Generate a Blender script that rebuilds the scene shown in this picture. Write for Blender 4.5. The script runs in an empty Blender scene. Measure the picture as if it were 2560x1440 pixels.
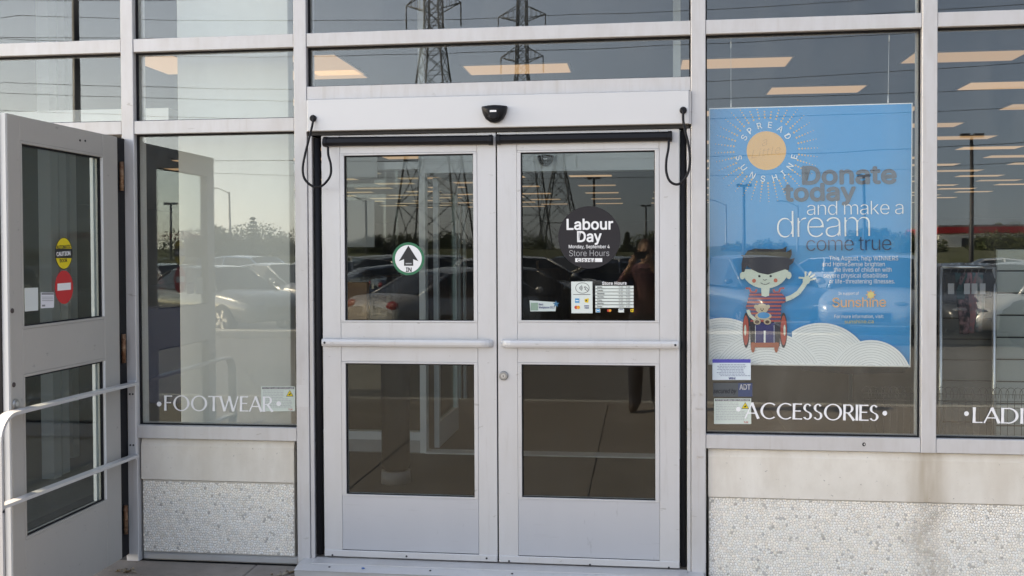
import bpy, bmesh, math, random
from mathutils import Vector, Matrix
from math import sin, cos, pi, radians, sqrt, atan2
random.seed(7)
sc = bpy.context.scene
COL = sc.collection

# ------------------------------------------------------------------ camera
F_PX, CY, CAM = 2513.2, 676.7, Vector((0, -5.0, 1.60))
YAW, PITCH, ROLL = radians(7.327), radians(1.12), radians(0.258)
_f = Vector((-sin(YAW)*cos(PITCH), cos(YAW)*cos(PITCH), -sin(PITCH)))
_r = Vector((cos(YAW), sin(YAW), 0)); _d = _f.cross(_r)
RIGHT = _r*cos(ROLL) + _d*sin(ROLL); DOWN = -_r*sin(ROLL) + _d*cos(ROLL); FWD = _f
cd = bpy.data.cameras.new('camera'); cam = bpy.data.objects.new('camera', cd); COL.objects.link(cam)
cd.sensor_width = 36.0; cd.sensor_fit = 'HORIZONTAL'; cd.lens = F_PX/2560*36; cd.shift_y = -(720-CY)/2560
cd.clip_start = 0.02; cd.clip_end = 6000
m3 = Matrix((RIGHT, -DOWN, -FWD)).transposed()
cam.matrix_world = Matrix.Translation(CAM) @ m3.to_4x4()
sc.camera = cam

# ------------------------------------------------------------------ sky, sun, exposure
SUN_DIR = Vector((-0.80, 0.085, 0.56)).normalized()
w = bpy.data.worlds.new('World'); sc.world = w; w.use_nodes = True
nt = w.node_tree; nt.nodes.clear()
sky = nt.nodes.new('ShaderNodeTexSky'); sky.sky_type = 'NISHITA'; sky.sun_disc = False
sky.sun_elevation = math.asin(SUN_DIR.z); sky.sun_rotation = atan2(SUN_DIR.x, SUN_DIR.y)
sky.air_density = 1.0; sky.dust_density = 0.5; sky.ozone_density = 3.0
bg = nt.nodes.new('ShaderNodeBackground'); bg.inputs[1].default_value = 0.08
wo = nt.nodes.new('ShaderNodeOutputWorld')
# hazy air brightens smoothly towards the sun
tcw = nt.nodes.new('ShaderNodeTexCoord'); dp = nt.nodes.new('ShaderNodeVectorMath'); dp.operation = 'DOT_PRODUCT'
dp.inputs[1].default_value = SUN_DIR; nt.links.new(tcw.outputs['Generated'], dp.inputs[0])
mr = nt.nodes.new('ShaderNodeMapRange'); mr.inputs[1].default_value = -.2; mr.inputs[2].default_value = .9; mr.inputs[3].default_value = 0; mr.inputs[4].default_value = 1
nt.links.new(dp.outputs['Value'], mr.inputs[0])
pw = nt.nodes.new('ShaderNodeMath'); pw.operation = 'POWER'; pw.inputs[1].default_value = 1.5; nt.links.new(mr.outputs[0], pw.inputs[0])
sz = nt.nodes.new('ShaderNodeSeparateXYZ'); nt.links.new(tcw.outputs['Generated'], sz.inputs[0])
el = nt.nodes.new('ShaderNodeMath'); el.operation = 'SUBTRACT'; el.use_clamp = True; el.inputs[0].default_value = 1.0; nt.links.new(sz.outputs[2], el.inputs[1])
e3 = nt.nodes.new('ShaderNodeMath'); e3.operation = 'POWER'; e3.inputs[1].default_value = 3.0; nt.links.new(el.outputs[0], e3.inputs[0])
th_ = nt.nodes.new('ShaderNodeMath'); th_.operation = 'MULTIPLY'; nt.links.new(pw.outputs[0], th_.inputs[0]); nt.links.new(e3.outputs[0], th_.inputs[1])
hz = nt.nodes.new('ShaderNodeMath'); hz.operation = 'MULTIPLY_ADD'; hz.inputs[1].default_value = 7.6; hz.inputs[2].default_value = 1.0; nt.links.new(th_.outputs[0], hz.inputs[0])
hs = nt.nodes.new('ShaderNodeHueSaturation'); hs.inputs['Saturation'].default_value = .62; nt.links.new(sky.outputs[0], hs.inputs['Color'])
veil = nt.nodes.new('ShaderNodeMix'); veil.data_type = 'RGBA'; veil.inputs[0].default_value = .45; veil.inputs[7].default_value = (4.3, 4.9, 5.9, 1); nt.links.new(hs.outputs[0], veil.inputs[6])
tint = nt.nodes.new('ShaderNodeVectorMath'); tint.operation = 'MULTIPLY'; nt.links.new(veil.outputs[2], tint.inputs[0])
tmx = nt.nodes.new('ShaderNodeMix'); tmx.data_type = 'RGBA'; tmx.inputs[6].default_value = (.72, .885, 1.18, 1); tmx.inputs[7].default_value = (1.24, 1.04, .74, 1)
lo = nt.nodes.new('ShaderNodeMath'); lo.operation = 'MULTIPLY'; nt.links.new(mr.outputs[0], lo.inputs[0]); nt.links.new(e3.outputs[0], lo.inputs[1]); nt.links.new(lo.outputs[0], tmx.inputs[0]); nt.links.new(tmx.outputs[2], tint.inputs[1])
scl = nt.nodes.new('ShaderNodeVectorMath'); scl.operation = 'SCALE'; nt.links.new(tint.outputs[0], scl.inputs[0]); nt.links.new(hz.outputs[0], scl.inputs['Scale'])
nt.links.new(scl.outputs[0], bg.inputs[0]); nt.links.new(bg.outputs[0], wo.inputs[0])
sl = bpy.data.lights.new('sun', 'SUN'); sl.energy = 3.5; sl.angle = radians(0.5); sl.color = (1, .95, .87)
so = bpy.data.objects.new('sun', sl); COL.objects.link(so)
so.rotation_euler = SUN_DIR.to_track_quat('Z', 'Y').to_euler()
sc.view_settings.view_transform = 'Standard'; sc.view_settings.look = 'None'
sc.view_settings.exposure = 1.70; sc.view_settings.gamma = 1.0; sc.view_settings.use_curve_mapping = False
sc.view_settings.use_white_balance = True
sc.view_settings.white_balance_temperature = 8950; sc.view_settings.white_balance_tint = 12
sc.render.engine = 'CYCLES'
cy = sc.cycles
cy.max_bounces = 9; cy.diffuse_bounces = 3; cy.glossy_bounces = 5; cy.transmission_bounces = 4; cy.transparent_max_bounces = 40
cy.use_denoising = True; cy.caustics_reflective = False; cy.caustics_refractive = False; cy.sample_clamp_indirect = 4

# ------------------------------------------------------------------ helpers
def ray(px, py):
    return (FWD + RIGHT*((px-1280)/F_PX) + DOWN*((py-CY)/F_PX))
def onY(px, py, Y=0.0):
    d = ray(px, py); return CAM + d*((Y-CAM.y)/d.y)
def onX(px, py, X):
    d = ray(px, py); return CAM + d*((X-CAM.x)/d.x)
def onZ(px, py, Z):
    d = ray(px, py); return CAM + d*((Z-CAM.z)/d.z)
def mir(px, depth):            # where on the ground something stands whose mirror image shows at px, depth metres off
    d = ray(px, 625); p = CAM + d*(depth/d.y); return p.x, -p.y

MATS = {}
def mat(name, col, rough=0.5, metal=0.0, spec=0.5, noise=None, bump=None, coat=0.0, emit=None):
    """noise=(scale, amount, second colour); bump=(scale, distance)"""
    if name in MATS: return MATS[name]
    m = bpy.data.materials.new(name); m.use_nodes = True; n = m.node_tree; b = n.nodes['Principled BSDF']
    b.inputs['Base Color'].default_value = (*col, 1); b.inputs['Roughness'].default_value = rough
    b.inputs['Metallic'].default_value = metal; b.inputs['Specular IOR Level'].default_value = spec
    b.inputs['Coat Weight'].default_value = coat
    if emit:
        b.inputs['Emission Color'].default_value = (*emit[0], 1); b.inputs['Emission Strength'].default_value = emit[1]
    geo = None
    if noise or bump:
        geo = n.nodes.new('ShaderNodeNewGeometry')
    if noise:
        layers = noise if isinstance(noise, list) else [noise]
        prev = None
        for sca, amt, c2, *rg in layers:
            t = n.nodes.new('ShaderNodeTexNoise'); t.inputs['Scale'].default_value = 1.0; t.inputs['Detail'].default_value = 5
            t.inputs['Roughness'].default_value = .6
            mp = n.nodes.new('ShaderNodeMapping'); mp.inputs['Scale'].default_value = sca if isinstance(sca, tuple) else (sca,)*3
            n.links.new(geo.outputs['Position'], mp.inputs[0]); n.links.new(mp.outputs[0], t.inputs['Vector'])
            r = n.nodes.new('ShaderNodeMapRange'); r.inputs[1].default_value, r.inputs[2].default_value = rg[0] if rg else (.42, .72)
            r.inputs[3].default_value = 0; r.inputs[4].default_value = amt
            n.links.new(t.outputs[0], r.inputs[0])
            mx = n.nodes.new('ShaderNodeMix'); mx.data_type = 'RGBA'
            n.links.new(r.outputs[0], mx.inputs[0])
            if prev: n.links.new(prev, mx.inputs[6])
            else: mx.inputs[6].default_value = (*col, 1)
            mx.inputs[7].default_value = (*c2, 1)
            prev = mx.outputs[2]
        n.links.new(prev, b.inputs['Base Color'])
    if bump:
        t = n.nodes.new('ShaderNodeTexNoise'); t.inputs['Scale'].default_value = bump[0]; t.inputs['Detail'].default_value = 4
        n.links.new(geo.outputs['Position'], t.inputs['Vector'])
        bp = n.nodes.new('ShaderNodeBump'); bp.inputs['Distance'].default_value = bump[1]
        n.links.new(t.outputs[0], bp.inputs['Height']); n.links.new(bp.outputs[0], b.inputs['Normal'])
    MATS[name] = m; return m

def glass(name, tint, r0, wave=0.00022, wscale=1.6, dust=.035):
    m = bpy.data.materials.new(name); m.use_nodes = True; n = m.node_tree; n.nodes.clear()
    o = n.nodes.new('ShaderNodeOutputMaterial'); mx = n.nodes.new('ShaderNodeMixShader')
    tr = n.nodes.new('ShaderNodeBsdfTransparent'); tr.inputs[0].default_value = (*tint, 1)
    gl = n.nodes.new('ShaderNodeBsdfGlossy'); gl.inputs['Roughness'].default_value = 0.0; gl.inputs[0].default_value = (.97, 1, .985, 1)
    lw = n.nodes.new('ShaderNodeLayerWeight'); lw.inputs[0].default_value = .5
    p = n.nodes.new('ShaderNodeMath'); p.operation = 'POWER'; p.inputs[1].default_value = 5
    n.links.new(lw.outputs['Facing'], p.inputs[0])
    ma = n.nodes.new('ShaderNodeMath'); ma.operation = 'MULTIPLY_ADD'; ma.inputs[1].default_value = .8*(1-r0); ma.inputs[2].default_value = r0
    n.links.new(p.outputs[0], ma.inputs[0]); n.links.new(ma.outputs[0], mx.inputs[0])
    geo = n.nodes.new('ShaderNodeNewGeometry'); t = n.nodes.new('ShaderNodeTexNoise')
    t.inputs['Scale'].default_value = wscale; t.inputs['Detail'].default_value = 1.0
    n.links.new(geo.outputs['Position'], t.inputs['Vector'])
    bp = n.nodes.new('ShaderNodeBump'); bp.inputs['Distance'].default_value = wave; bp.inputs['Strength'].default_value = 1
    n.links.new(t.outputs[0], bp.inputs['Height']); n.links.new(bp.outputs[0], gl.inputs['Normal'])
    n.links.new(tr.outputs[0], mx.inputs[1]); n.links.new(gl.outputs[0], mx.inputs[2])
    # a thin uneven film of dust on the pane
    df = n.nodes.new('ShaderNodeBsdfDiffuse'); df.inputs[0].default_value = (.62, .60, .55, 1); m2 = n.nodes.new('ShaderNodeMixShader')
    mp = n.nodes.new('ShaderNodeMapping'); mp.inputs['Scale'].default_value = (7, 7, 2.2); n.links.new(geo.outputs['Position'], mp.inputs[0])
    dn = n.nodes.new('ShaderNodeTexNoise'); dn.inputs['Scale'].default_value = 1; dn.inputs['Detail'].default_value = 6; n.links.new(mp.outputs[0], dn.inputs['Vector'])
    dr = n.nodes.new('ShaderNodeMapRange'); dr.inputs[1].default_value = .42; dr.inputs[2].default_value = .8; dr.inputs[3].default_value = .002; dr.inputs[4].default_value = dust
    n.links.new(dn.outputs[0], dr.inputs[0]); n.links.new(dr.outputs[0], m2.inputs[0]); n.links.new(mx.outputs[0], m2.inputs[1]); n.links.new(df.outputs[0], m2.inputs[2]); n.links.new(m2.outputs[0], o.inputs[0])
    MATS[name] = m; return m

def tag(o, label=None, cat=None, group=None, kind=None):
    if label: o['label'] = label
    if cat: o['category'] = cat
    if group: o['group'] = group
    if kind: o['kind'] = kind
    return o
def empty(name, loc=(0, 0, 0), rz=0, label=None, cat=None, group=None):
    o = bpy.data.objects.new(name, None); COL.objects.link(o); o.location = loc; o.rotation_euler = (0, 0, rz)
    o.empty_display_size = .1
    return tag(o, label, cat, group)
def link(name, me, parent=None, **kw):
    o = bpy.data.objects.new(name, me); COL.objects.link(o)
    if parent: o.parent = parent
    return tag(o, **kw)
def copy_tree(o, parent=None):
    c = o.copy(); COL.objects.link(c); c.parent = parent
    for ch in list(o.children): copy_tree(ch, c)
    return c

class MB:
    def __init__(s): s.v = []; s.f = []; s.mi = []; s.sm = []
    def add(s, vs, fs, mi=0, smooth=False):
        k = len(s.v); s.v += [tuple(v) for v in vs]
        for f in fs: s.f.append([k+i for i in f]); s.mi.append(mi); s.sm.append(smooth)
        return s
    def box(s, x0, x1, y0, y1, z0, z1, mi=0):
        if x0 > x1: x0, x1 = x1, x0
        if y0 > y1: y0, y1 = y1, y0
        if z0 > z1: z0, z1 = z1, z0
        return s.add([(x0,y0,z0),(x1,y0,z0),(x1,y1,z0),(x0,y1,z0),(x0,y0,z1),(x1,y0,z1),(x1,y1,z1),(x0,y1,z1)],
              [(0,3,2,1),(4,5,6,7),(0,1,5,4),(1,2,6,5),(2,3,7,6),(3,0,4,7)], mi)
    def cbox(s, x0, x1, y0, y1, z0, z1, c, mi=0):       # box with the front (low y) edges chamfered by c
        x0, x1 = min(x0,x1), max(x0,x1); z0, z1 = min(z0,z1), max(z0,z1)
        A = [(x0+c,y0,z0+c),(x1-c,y0,z0+c),(x1-c,y0,z1-c),(x0+c,y0,z1-c)]
        B = [(x0,y0+c,z0),(x1,y0+c,z0),(x1,y0+c,z1),(x0,y0+c,z1)]
        C = [(x0,y1,z0),(x1,y1,z0),(x1,y1,z1),(x0,y1,z1)]
        fs = [(0,1,2,3)]
        for k in (0, 4):
            for i in range(4): j = (i+1) % 4; fs.append((k+i, k+4+i, k+4+j, k+j))
        fs.append((11,10,9,8))
        return s.add(A+B+C, fs, mi)
    def tube(s, pts, r, n=8, mi=0, cap=True, smooth=True):
        pts = [Vector(p) for p in pts]; rs = r if isinstance(r, (list, tuple)) else [r]*len(pts)
        vs = []; fs = []; up = None
        for i, p in enumerate(pts):
            t = (pts[min(i+1, len(pts)-1)] - pts[max(i-1, 0)]).normalized()
            if up is None:
                up = t.orthogonal().normalized()
            else:
                up = (up - t*up.dot(t))
                up = up.normalized() if up.length > 1e-6 else t.orthogonal().normalized()
            b = t.cross(up)
            for k in range(n):
                a = 2*pi*k/n; vs.append(p + (up*cos(a) + b*sin(a))*rs[i])
        for i in range(len(pts)-1):
            for k in range(n):
                k2 = (k+1) % n; fs.append((i*n+k, i*n+k2, (i+1)*n+k2, (i+1)*n+k))
        s.add(vs, fs, mi, smooth)
        if cap:
            k0 = len(s.v) - len(vs)
            s.f.append([k0+k for k in range(n)][::-1]); s.mi.append(mi); s.sm.append(False)
            s.f.append([k0+(len(pts)-1)*n+k for k in range(n)]); s.mi.append(mi); s.sm.append(False)
        return s
    def loft(s, rings, mi=0, cap=True, smooth=True, closed=True):
        n = len(rings[0]); vs = [v for r in rings for v in r]; fs = []
        for i in range(len(rings)-1):
            for k in range(n if closed else n-1):
                k2 = (k+1) % n; fs.append((i*n+k, i*n+k2, (i+1)*n+k2, (i+1)*n+k))
        k0 = len(s.v); s.add(vs, fs, mi, smooth)
        if cap:
            s.f.append([k0+k for k in range(n)][::-1]); s.mi.append(mi); s.sm.append(False)
            s.f.append([k0+(len(rings)-1)*n+k for k in range(n)]); s.mi.append(mi); s.sm.append(False)
        return s
    def prism(s, poly, y0, y1, mi=0):                    # poly = [(x,z)], extruded along y
        n = len(poly); vs = [(x,y0,z) for x, z in poly] + [(x,y1,z) for x, z in poly]
        fs = [list(range(n)), list(range(2*n-1, n-1, -1))] + [(i, n+i, n+(i+1) % n, (i+1) % n) for i in range(n)]
        return s.add(vs, fs, mi)
    def ball(s, c, r, n=10, m=6, mi=0):
        rx, ry, rz = r if isinstance(r, (tuple, list)) else (r, r, r); rings = []
        for i in range(m+1):
            a = -pi/2 + pi*i/m*0.998 + .003
            rings.append([(c[0]+rx*cos(a)*cos(2*pi*k/n), c[1]+ry*cos(a)*sin(2*pi*k/n), c[2]+rz*sin(a)) for k in range(n)])
        return s.loft(rings, mi)
    def mesh(s, name, mats):
        me = bpy.data.meshes.new(name); me.from_pydata(s.v, [], s.f)
        for m in (mats if isinstance(mats, (list, tuple)) else [mats]): me.materials.append(m)
        me.polygons.foreach_set('material_index', s.mi); me.polygons.foreach_set('use_smooth', s.sm)
        bm = bmesh.new(); bm.from_mesh(me); bmesh.ops.recalc_face_normals(bm, faces=bm.faces); bm.to_mesh(me); bm.free()
        me.update(); return me
    def build(s, name, mats, parent=None, **kw):
        return link(name, s.mesh(name, mats), parent, **kw)

def flat_mesh(name, polys, m, Y):                        # polys of (x, z) in one upright plane facing the camera side
    me = bpy.data.meshes.new(name); vs = []; fs = []
    for i, p in enumerate(polys):                        # pieces that overlap step forward a hair
        k = len(vs); vs += [(x, Y-.00003*(i % 12), z) for x, z in p]; fs.append(list(range(k, k+len(p))))
    me.from_pydata(vs, [], fs); me.materials.append(m)
    bm = bmesh.new(); bm.from_mesh(me)
    bmesh.ops.triangulate(bm, faces=bm.faces, ngon_method='EAR_CLIP')
    for f in bm.faces:
        if f.normal.y > 0: f.normal_flip()
    bm.to_mesh(me); bm.free(); return me
def px2(pts, Y): return [(q.x, q.z) for q in (onY(x, y, Y) for x, y in pts)]
def circ(cx, cyy, rx, ry=None, n=32, a0=0, a1=2*pi):
    ry = ry or rx; full = abs(a1-a0-2*pi) < 1e-6
    return [(cx+rx*cos(a0+(a1-a0)*k/(n if full else n-1)), cyy-ry*sin(a0+(a1-a0)*k/(n if full else n-1))) for k in range(n)]
def rect(x0, y0, x1, y1): return [(x0,y0),(x1,y0),(x1,y1),(x0,y1)]
def stroke(pts, wd):                                     # polyline in px -> quads
    out = []
    for (x0,y0),(x1,y1) in zip(pts, pts[1:]):
        L = math.hypot(x1-x0, y1-y0) or 1; nx, ny = -(y1-y0)/L*wd/2, (x1-x0)/L*wd/2
        out.append([(x0+nx,y0+ny),(x1+nx,y1+ny),(x1-nx,y1-ny),(x0-nx,y0-ny)])
    return out
def decal(name, polys, m, Y, parent=None, **kw):
    return link(name, flat_mesh(name, [px2(p, Y) for p in polys], m, Y), parent, **kw)

try:                                                       # the sans that ships with Blender, else its built-in face
    import os
    SANS = bpy.data.fonts.load(os.path.join(bpy.utils.system_resource('DATAFILES', path='fonts'), 'Inter.woff2'))
except Exception:
    SANS = None
def text_data(body, offset=0.0, space=1.0, shear=0.0):
    cu = bpy.data.curves.new('t', 'FONT'); cu.body = body; cu.size = 1
    if SANS: cu.font = SANS
    cu.offset = offset; cu.space_character = space
    cu.shear = shear; cu.resolution_u = 3; cu.fill_mode = 'FRONT'
    ob = bpy.data.objects.new('t', cu); COL.objects.link(ob)
    dg = bpy.context.evaluated_depsgraph_get(); me = bpy.data.meshes.new_from_object(ob.evaluated_get(dg))
    bpy.data.objects.remove(ob); bpy.data.curves.remove(cu)
    v = [(a.co.x, a.co.y) for a in me.vertices]; f = [list(p.vertices) for p in me.polygons]; bpy.data.meshes.remove(me)
    return v, f
def fit_text(name, body, p0, p1, h, m, Y, parent=None, offset=0.0, space=1.0, shear=0.0, ref='H', mapper=None, **kw):
    """text whose left/right ink ends meet p0, p1 (photo px on the baseline); h = px height of letter `ref`"""
    bold = offset if offset > .006 else 0; offset = 0 if bold else offset
    v, f = text_data(body, offset, space, shear); rv, _ = text_data(ref, offset)
    rh = max(y for _, y in rv) - max(0, min(y for _, y in rv))
    x0 = min(x for x, _ in v); x1 = max(x for x, _ in v)
    ux, uy = p1[0]-p0[0], p1[1]-p0[1]; L = math.hypot(ux, uy); nx, ny = uy/L, -ux/L
    pts = []
    for x, y in v:
        t = (x-x0)/(x1-x0); k = y*h/rh
        pts.append((p0[0]+ux*t+nx*k, p0[1]+uy*t+ny*k))
    if mapper: W = [tuple(mapper(*q)) for q in pts]
    else: W = [tuple(onY(*q, Y)) for q in pts]
    if bold:                                               # heavier face: copies nudged sideways, each a hair in front of the last
        n = len(W); k = bold*1.1*h/rh; V0, F0 = list(W), list(f); W = []; f = []
        for i, (dx, dy) in enumerate(((0,0),(k,0),(-k,0),(0,k),(0,-k),(k*.7,k*.7),(-k*.7,k*.7),(k*.7,-k*.7),(-k*.7,-k*.7))):
            pp = [(x+dx, y+dy) for x, y in pts]
            if mapper: Q = [tuple(Vector(mapper(*q))+Vector((.00004*i, 0, 0))) for q in pp]
            else: Q = [tuple(onY(*q, Y-.00004*i)) for q in pp]
            f += [[j+len(W) for j in fc] for fc in F0]; W += Q
    me = bpy.data.meshes.new(name); me.from_pydata(W, [], f); me.materials.append(m); me.update()
    return link(name, me, parent, **kw)
# ------------------------------------------------------------------ materials
ALU = mat('brushed_aluminium', (.60,.595,.595), .42, .25, .5, noise=[((2,2,.7), .5, (.55,.545,.54)), ((9,9,3), .25, (.50,.48,.45)), ((14,14,40), .55, (.33,.31,.28), (.67,.72)), ((40,40,3), .3, (.46,.44,.42), (.6,.7))], bump=(60, .00015))
ALUF = mat('satin_aluminium_frame', (.58,.57,.565), .45, .2, .5, noise=[((3,3,.8), .55, (.52,.50,.48)), ((18,18,5), .3, (.42,.38,.34)), ((10,10,30), .5, (.30,.27,.23), (.66,.72)), ((30,30,1.5), .35, (.45,.41,.36), (.58,.70))], bump=(50, .00015))
ALUK = mat('kick_plate_aluminium', (.54,.555,.585), .36, .35, .5, noise=[((4,4,1.2), .4, (.50,.515,.545)), ((30,30,9), .4, (.36,.37,.39), (.66,.72)), ((5,5,60), .3, (.44,.45,.47), (.6,.7))])
ALUD = mat('grey_door_aluminium', (.43,.41,.38), .5, .05, .4, noise=[((4,4,2), .4, (.38,.365,.34)), ((20,20,30), .5, (.2,.19,.18), (.67,.72))])  # exit door faces: a darker, warmer grey than the storefront frames
STEEL = mat('bright_steel', (.6,.6,.6), .3, .9)
BLACK = mat('black_rubber', (.008,.008,.010), .6, spec=.25)
BLACKP = mat('black_plastic', (.009,.009,.011), .45, spec=.22)
GAP = mat('dark_joint', (.03,.03,.032), .8)
WHITEV = mat('white_vinyl', (.82,.82,.82), .5)
WHITEP = mat('white_paint', (.74,.74,.72), .6, noise=((1.5,1.5,1.5), .4, (.68,.68,.65)))
CONC = mat('smooth_precast_concrete', (.76,.715,.64), .85, noise=[((1.2,1,.8), .8, (.64,.59,.51)), ((5,5,.9), .5, (.58,.51,.42), (.5,.72)), ((14,14,9), .35, (.56,.50,.42)), ((55,55,55), .7, (.20,.18,.16), (.66,.72))], bump=(120, .0012))
def add_stain(m, x0, wd, col, amt):                        # rust-brown water run below a joint
    n = m.node_tree; b = n.nodes['Principled BSDF']; src = b.inputs['Base Color'].links[0].from_socket
    g_ = n.nodes.new('ShaderNodeNewGeometry'); sp = n.nodes.new('ShaderNodeSeparateXYZ'); n.links.new(g_.outputs['Position'], sp.inputs[0])
    t = n.nodes.new('ShaderNodeTexNoise'); t.inputs['Scale'].default_value = 1; mp = n.nodes.new('ShaderNodeMapping'); mp.inputs['Scale'].default_value = (22, 22, 3); n.links.new(g_.outputs['Position'], mp.inputs[0]); n.links.new(mp.outputs[0], t.inputs['Vector'])
    s1 = n.nodes.new('ShaderNodeMath'); s1.operation = 'SUBTRACT'; s1.inputs[1].default_value = x0; n.links.new(sp.outputs[0], s1.inputs[0])
    s2 = n.nodes.new('ShaderNodeMath'); s2.operation = 'ABSOLUTE'; n.links.new(s1.outputs[0], s2.inputs[0])
    r = n.nodes.new('ShaderNodeMapRange'); r.inputs[1].default_value = wd; r.inputs[2].default_value = 0; r.inputs[4].default_value = amt; n.links.new(s2.outputs[0], r.inputs[0])
    mu = n.nodes.new('ShaderNodeMath'); mu.operation = 'MULTIPLY'; n.links.new(r.outputs[0], mu.inputs[0]); n.links.new(t.outputs[0], mu.inputs[1])
    mx = n.nodes.new('ShaderNodeMix'); mx.data_type = 'RGBA'; n.links.new(mu.outputs[0], mx.inputs[0]); n.links.new(src, mx.inputs[6]); mx.inputs[7].default_value = (*col, 1); n.links.new(mx.outputs[2], b.inputs['Base Color'])
add_stain(CONC, 1.36, .11, (.33,.25,.16), 1.5)
MORTAR = mat('aggregate_mortar', (.56,.52,.46), .95, bump=(200, .001))
KERBM = mat('painted_grey_plinth', (.42,.42,.41), .8, noise=((6,6,6), .6, (.34,.32,.29)), bump=(60, .001))
WALK = mat('pavement_concrete', (.29,.255,.225), .9, noise=[((.8,.8,.8), .8, (.20,.175,.15)), ((3,3,3), .6, (.22,.195,.17)), ((9,9,9), .5, (.18,.16,.14)), ((22,22,22), .7, (.10,.085,.075), (.66,.70))], bump=(90, .002))
JOINT = mat('pavement_joint_fill', (.07,.065,.06), .95)
ASPH = mat('lot_asphalt', (.15,.145,.14), .92, noise=[((.25,.25,.25), .6, (.20,.19,.175)), ((5,5,5), .4, (.105,.105,.10))], bump=(60, .004))
KERB = mat('kerb_concrete', (.45,.43,.39), .9, noise=((2,2,2), .5, (.36,.34,.30)))
PAINTW = mat('lot_line_paint', (.65,.65,.62), .8, noise=((7,7,7), .7, (.35,.34,.33)))
GRASS = mat('field_grass', (.075,.085,.03), .95, noise=[((.05,.05,.05), .8, (.11,.10,.04)), ((.6,.6,.6), .6, (.045,.06,.02))])
EARTH = mat('far_ground', (.09,.095,.05), .95, noise=((.01,.01,.01), .8, (.06,.075,.035)))
WPANE = glass('clear_window_glass', (.955,.975,.965), .067, wave=.00035)
DPANE = glass('tinted_door_glass', (.86,.885,.87), .029, wave=.00014, dust=.010)
IPANE = glass('inner_vestibule_glass', (.86,.92,.90), .03, wave=.0001, dust=.008)

# ------------------------------------------------------------------ ground
MB().add([(-1500,-3000,-.17),(1500,-3000,-.17),(1500,900,-.17),(-1500,900,-.17)], [(0,1,2,3)]).build('ground', EARTH, kind='structure')
sw = MB().box(-16, 16, -6.0, .2, -.16, -.012).build('sidewalk', JOINT, kind='structure'); sw.location.z = -.035
XS = [-.35+1.65*k for k in range(-9, 11)]; YS = [.022, -2.3, -4.0, -5.78]
slabs = {}
for i in range(len(XS)-1):
    for j in range(3):
        key = j
        if key not in slabs:
            slabs[key] = None
        dx, dy = 1.65, YS[j]-YS[j+1]
        if slabs[key] is None:
            g = .003; m_ = MB()
            A = [(g,g),(dx-g,g),(dx-g,dy-g),(g,dy-g)]; c = .004
            Bp = [(g+c,g+c),(dx-g-c,g+c),(dx-g-c,dy-g-c),(g+c,dy-g-c)]
            m_.add([(x,y,-.011) for x, y in A]+[(x,y,-.005) for x, y in A]+[(x,y,0) for x, y in Bp],
                   [(0,1,5,4),(1,2,6,5),(2,3,7,6),(3,0,4,7),(4,5,9,8),(5,6,10,9),(6,7,11,10),(7,4,8,11),(8,9,10,11)])
            slabs[key] = m_.mesh('slab', WALK)
        o = link('slab', slabs[key], sw); o.location = (XS[i], YS[j+1], random.uniform(-.001, .001))
kb = empty('kerb', (0,0,-.035)); tag(kb, kind='structure')
kme = MB().add([(0,-6.0,-.15),(2.99,-6.0,-.15),(2.99,-5.785,-.15),(0,-5.785,-.15),(0,-5.98,-.006),(2.99,-5.98,-.006),(2.99,-5.785,.001),(0,-5.785,.001)],
     [(0,3,2,1),(4,5,6,7),(0,1,5,4),(1,2,6,5),(2,3,7,6),(3,0,4,7)]).mesh('kerb_stone', KERB)
for k in range(-5, 6): o = link('kerb_stone', kme, kb); o.location = (k*3.0, -.0, 0)
MB().add([(-140,-78,-.15),(140,-78,-.15),(140,-6.005,-.15),(-140,-6.005,-.15)], [(0,1,2,3)]).build('parking_lot', ASPH, kind='structure')
# raised island between the drive lane and the stalls
isl = empty('island_kerb'); tag(isl, kind='structure')
ime = MB().cbox(0, 3.99, -15.1, -14.3, -.15, .0, .02).mesh('kerb_stone', KERB)
for k in range(-9, 9): o = link('kerb_stone', ime, isl); o.location = (k*4.0, 0, 0)
# painted stall lines
pl = empty('stall_markings'); tag(pl, kind='structure')
lme = MB().add([(-.05,-5,-.146),(.05,-5,-.146),(.05,0,-.146),(-.05,0,-.146)], [(0,1,2,3)]).mesh('stall_line', PAINTW)
for row in (-15.6, -30.5):
    for k in range(-14, 15): o = link('stall_line', lme, pl); o.location = (k*2.75+.4, row, 0)
# grassy bank and field beyond the lot
g = MB(); nx = 60
prof = [(-78.1,-.16),(-82,.45),(-90,1.1),(-105,1.5),(-140,1.9),(-220,2.2),(-420,3.0)]
vs = []; fs = []
for j, (y, z) in enumerate(prof):
    for i in range(nx+1):
        x = -300+600*i/nx; vs.append((x, y, z + (0 if j == 0 else .35*sin(x*.045+j)*min(1,j/2)+.12*sin(x*.21+2*j))))
for j in range(len(prof)-1):
    for i in range(nx): fs.append((j*(nx+1)+i, j*(nx+1)+i+1, (j+1)*(nx+1)+i+1, (j+1)*(nx+1)+i))
g.add(vs, fs, 0, True).build('grass_bank', GRASS, kind='structure')

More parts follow.
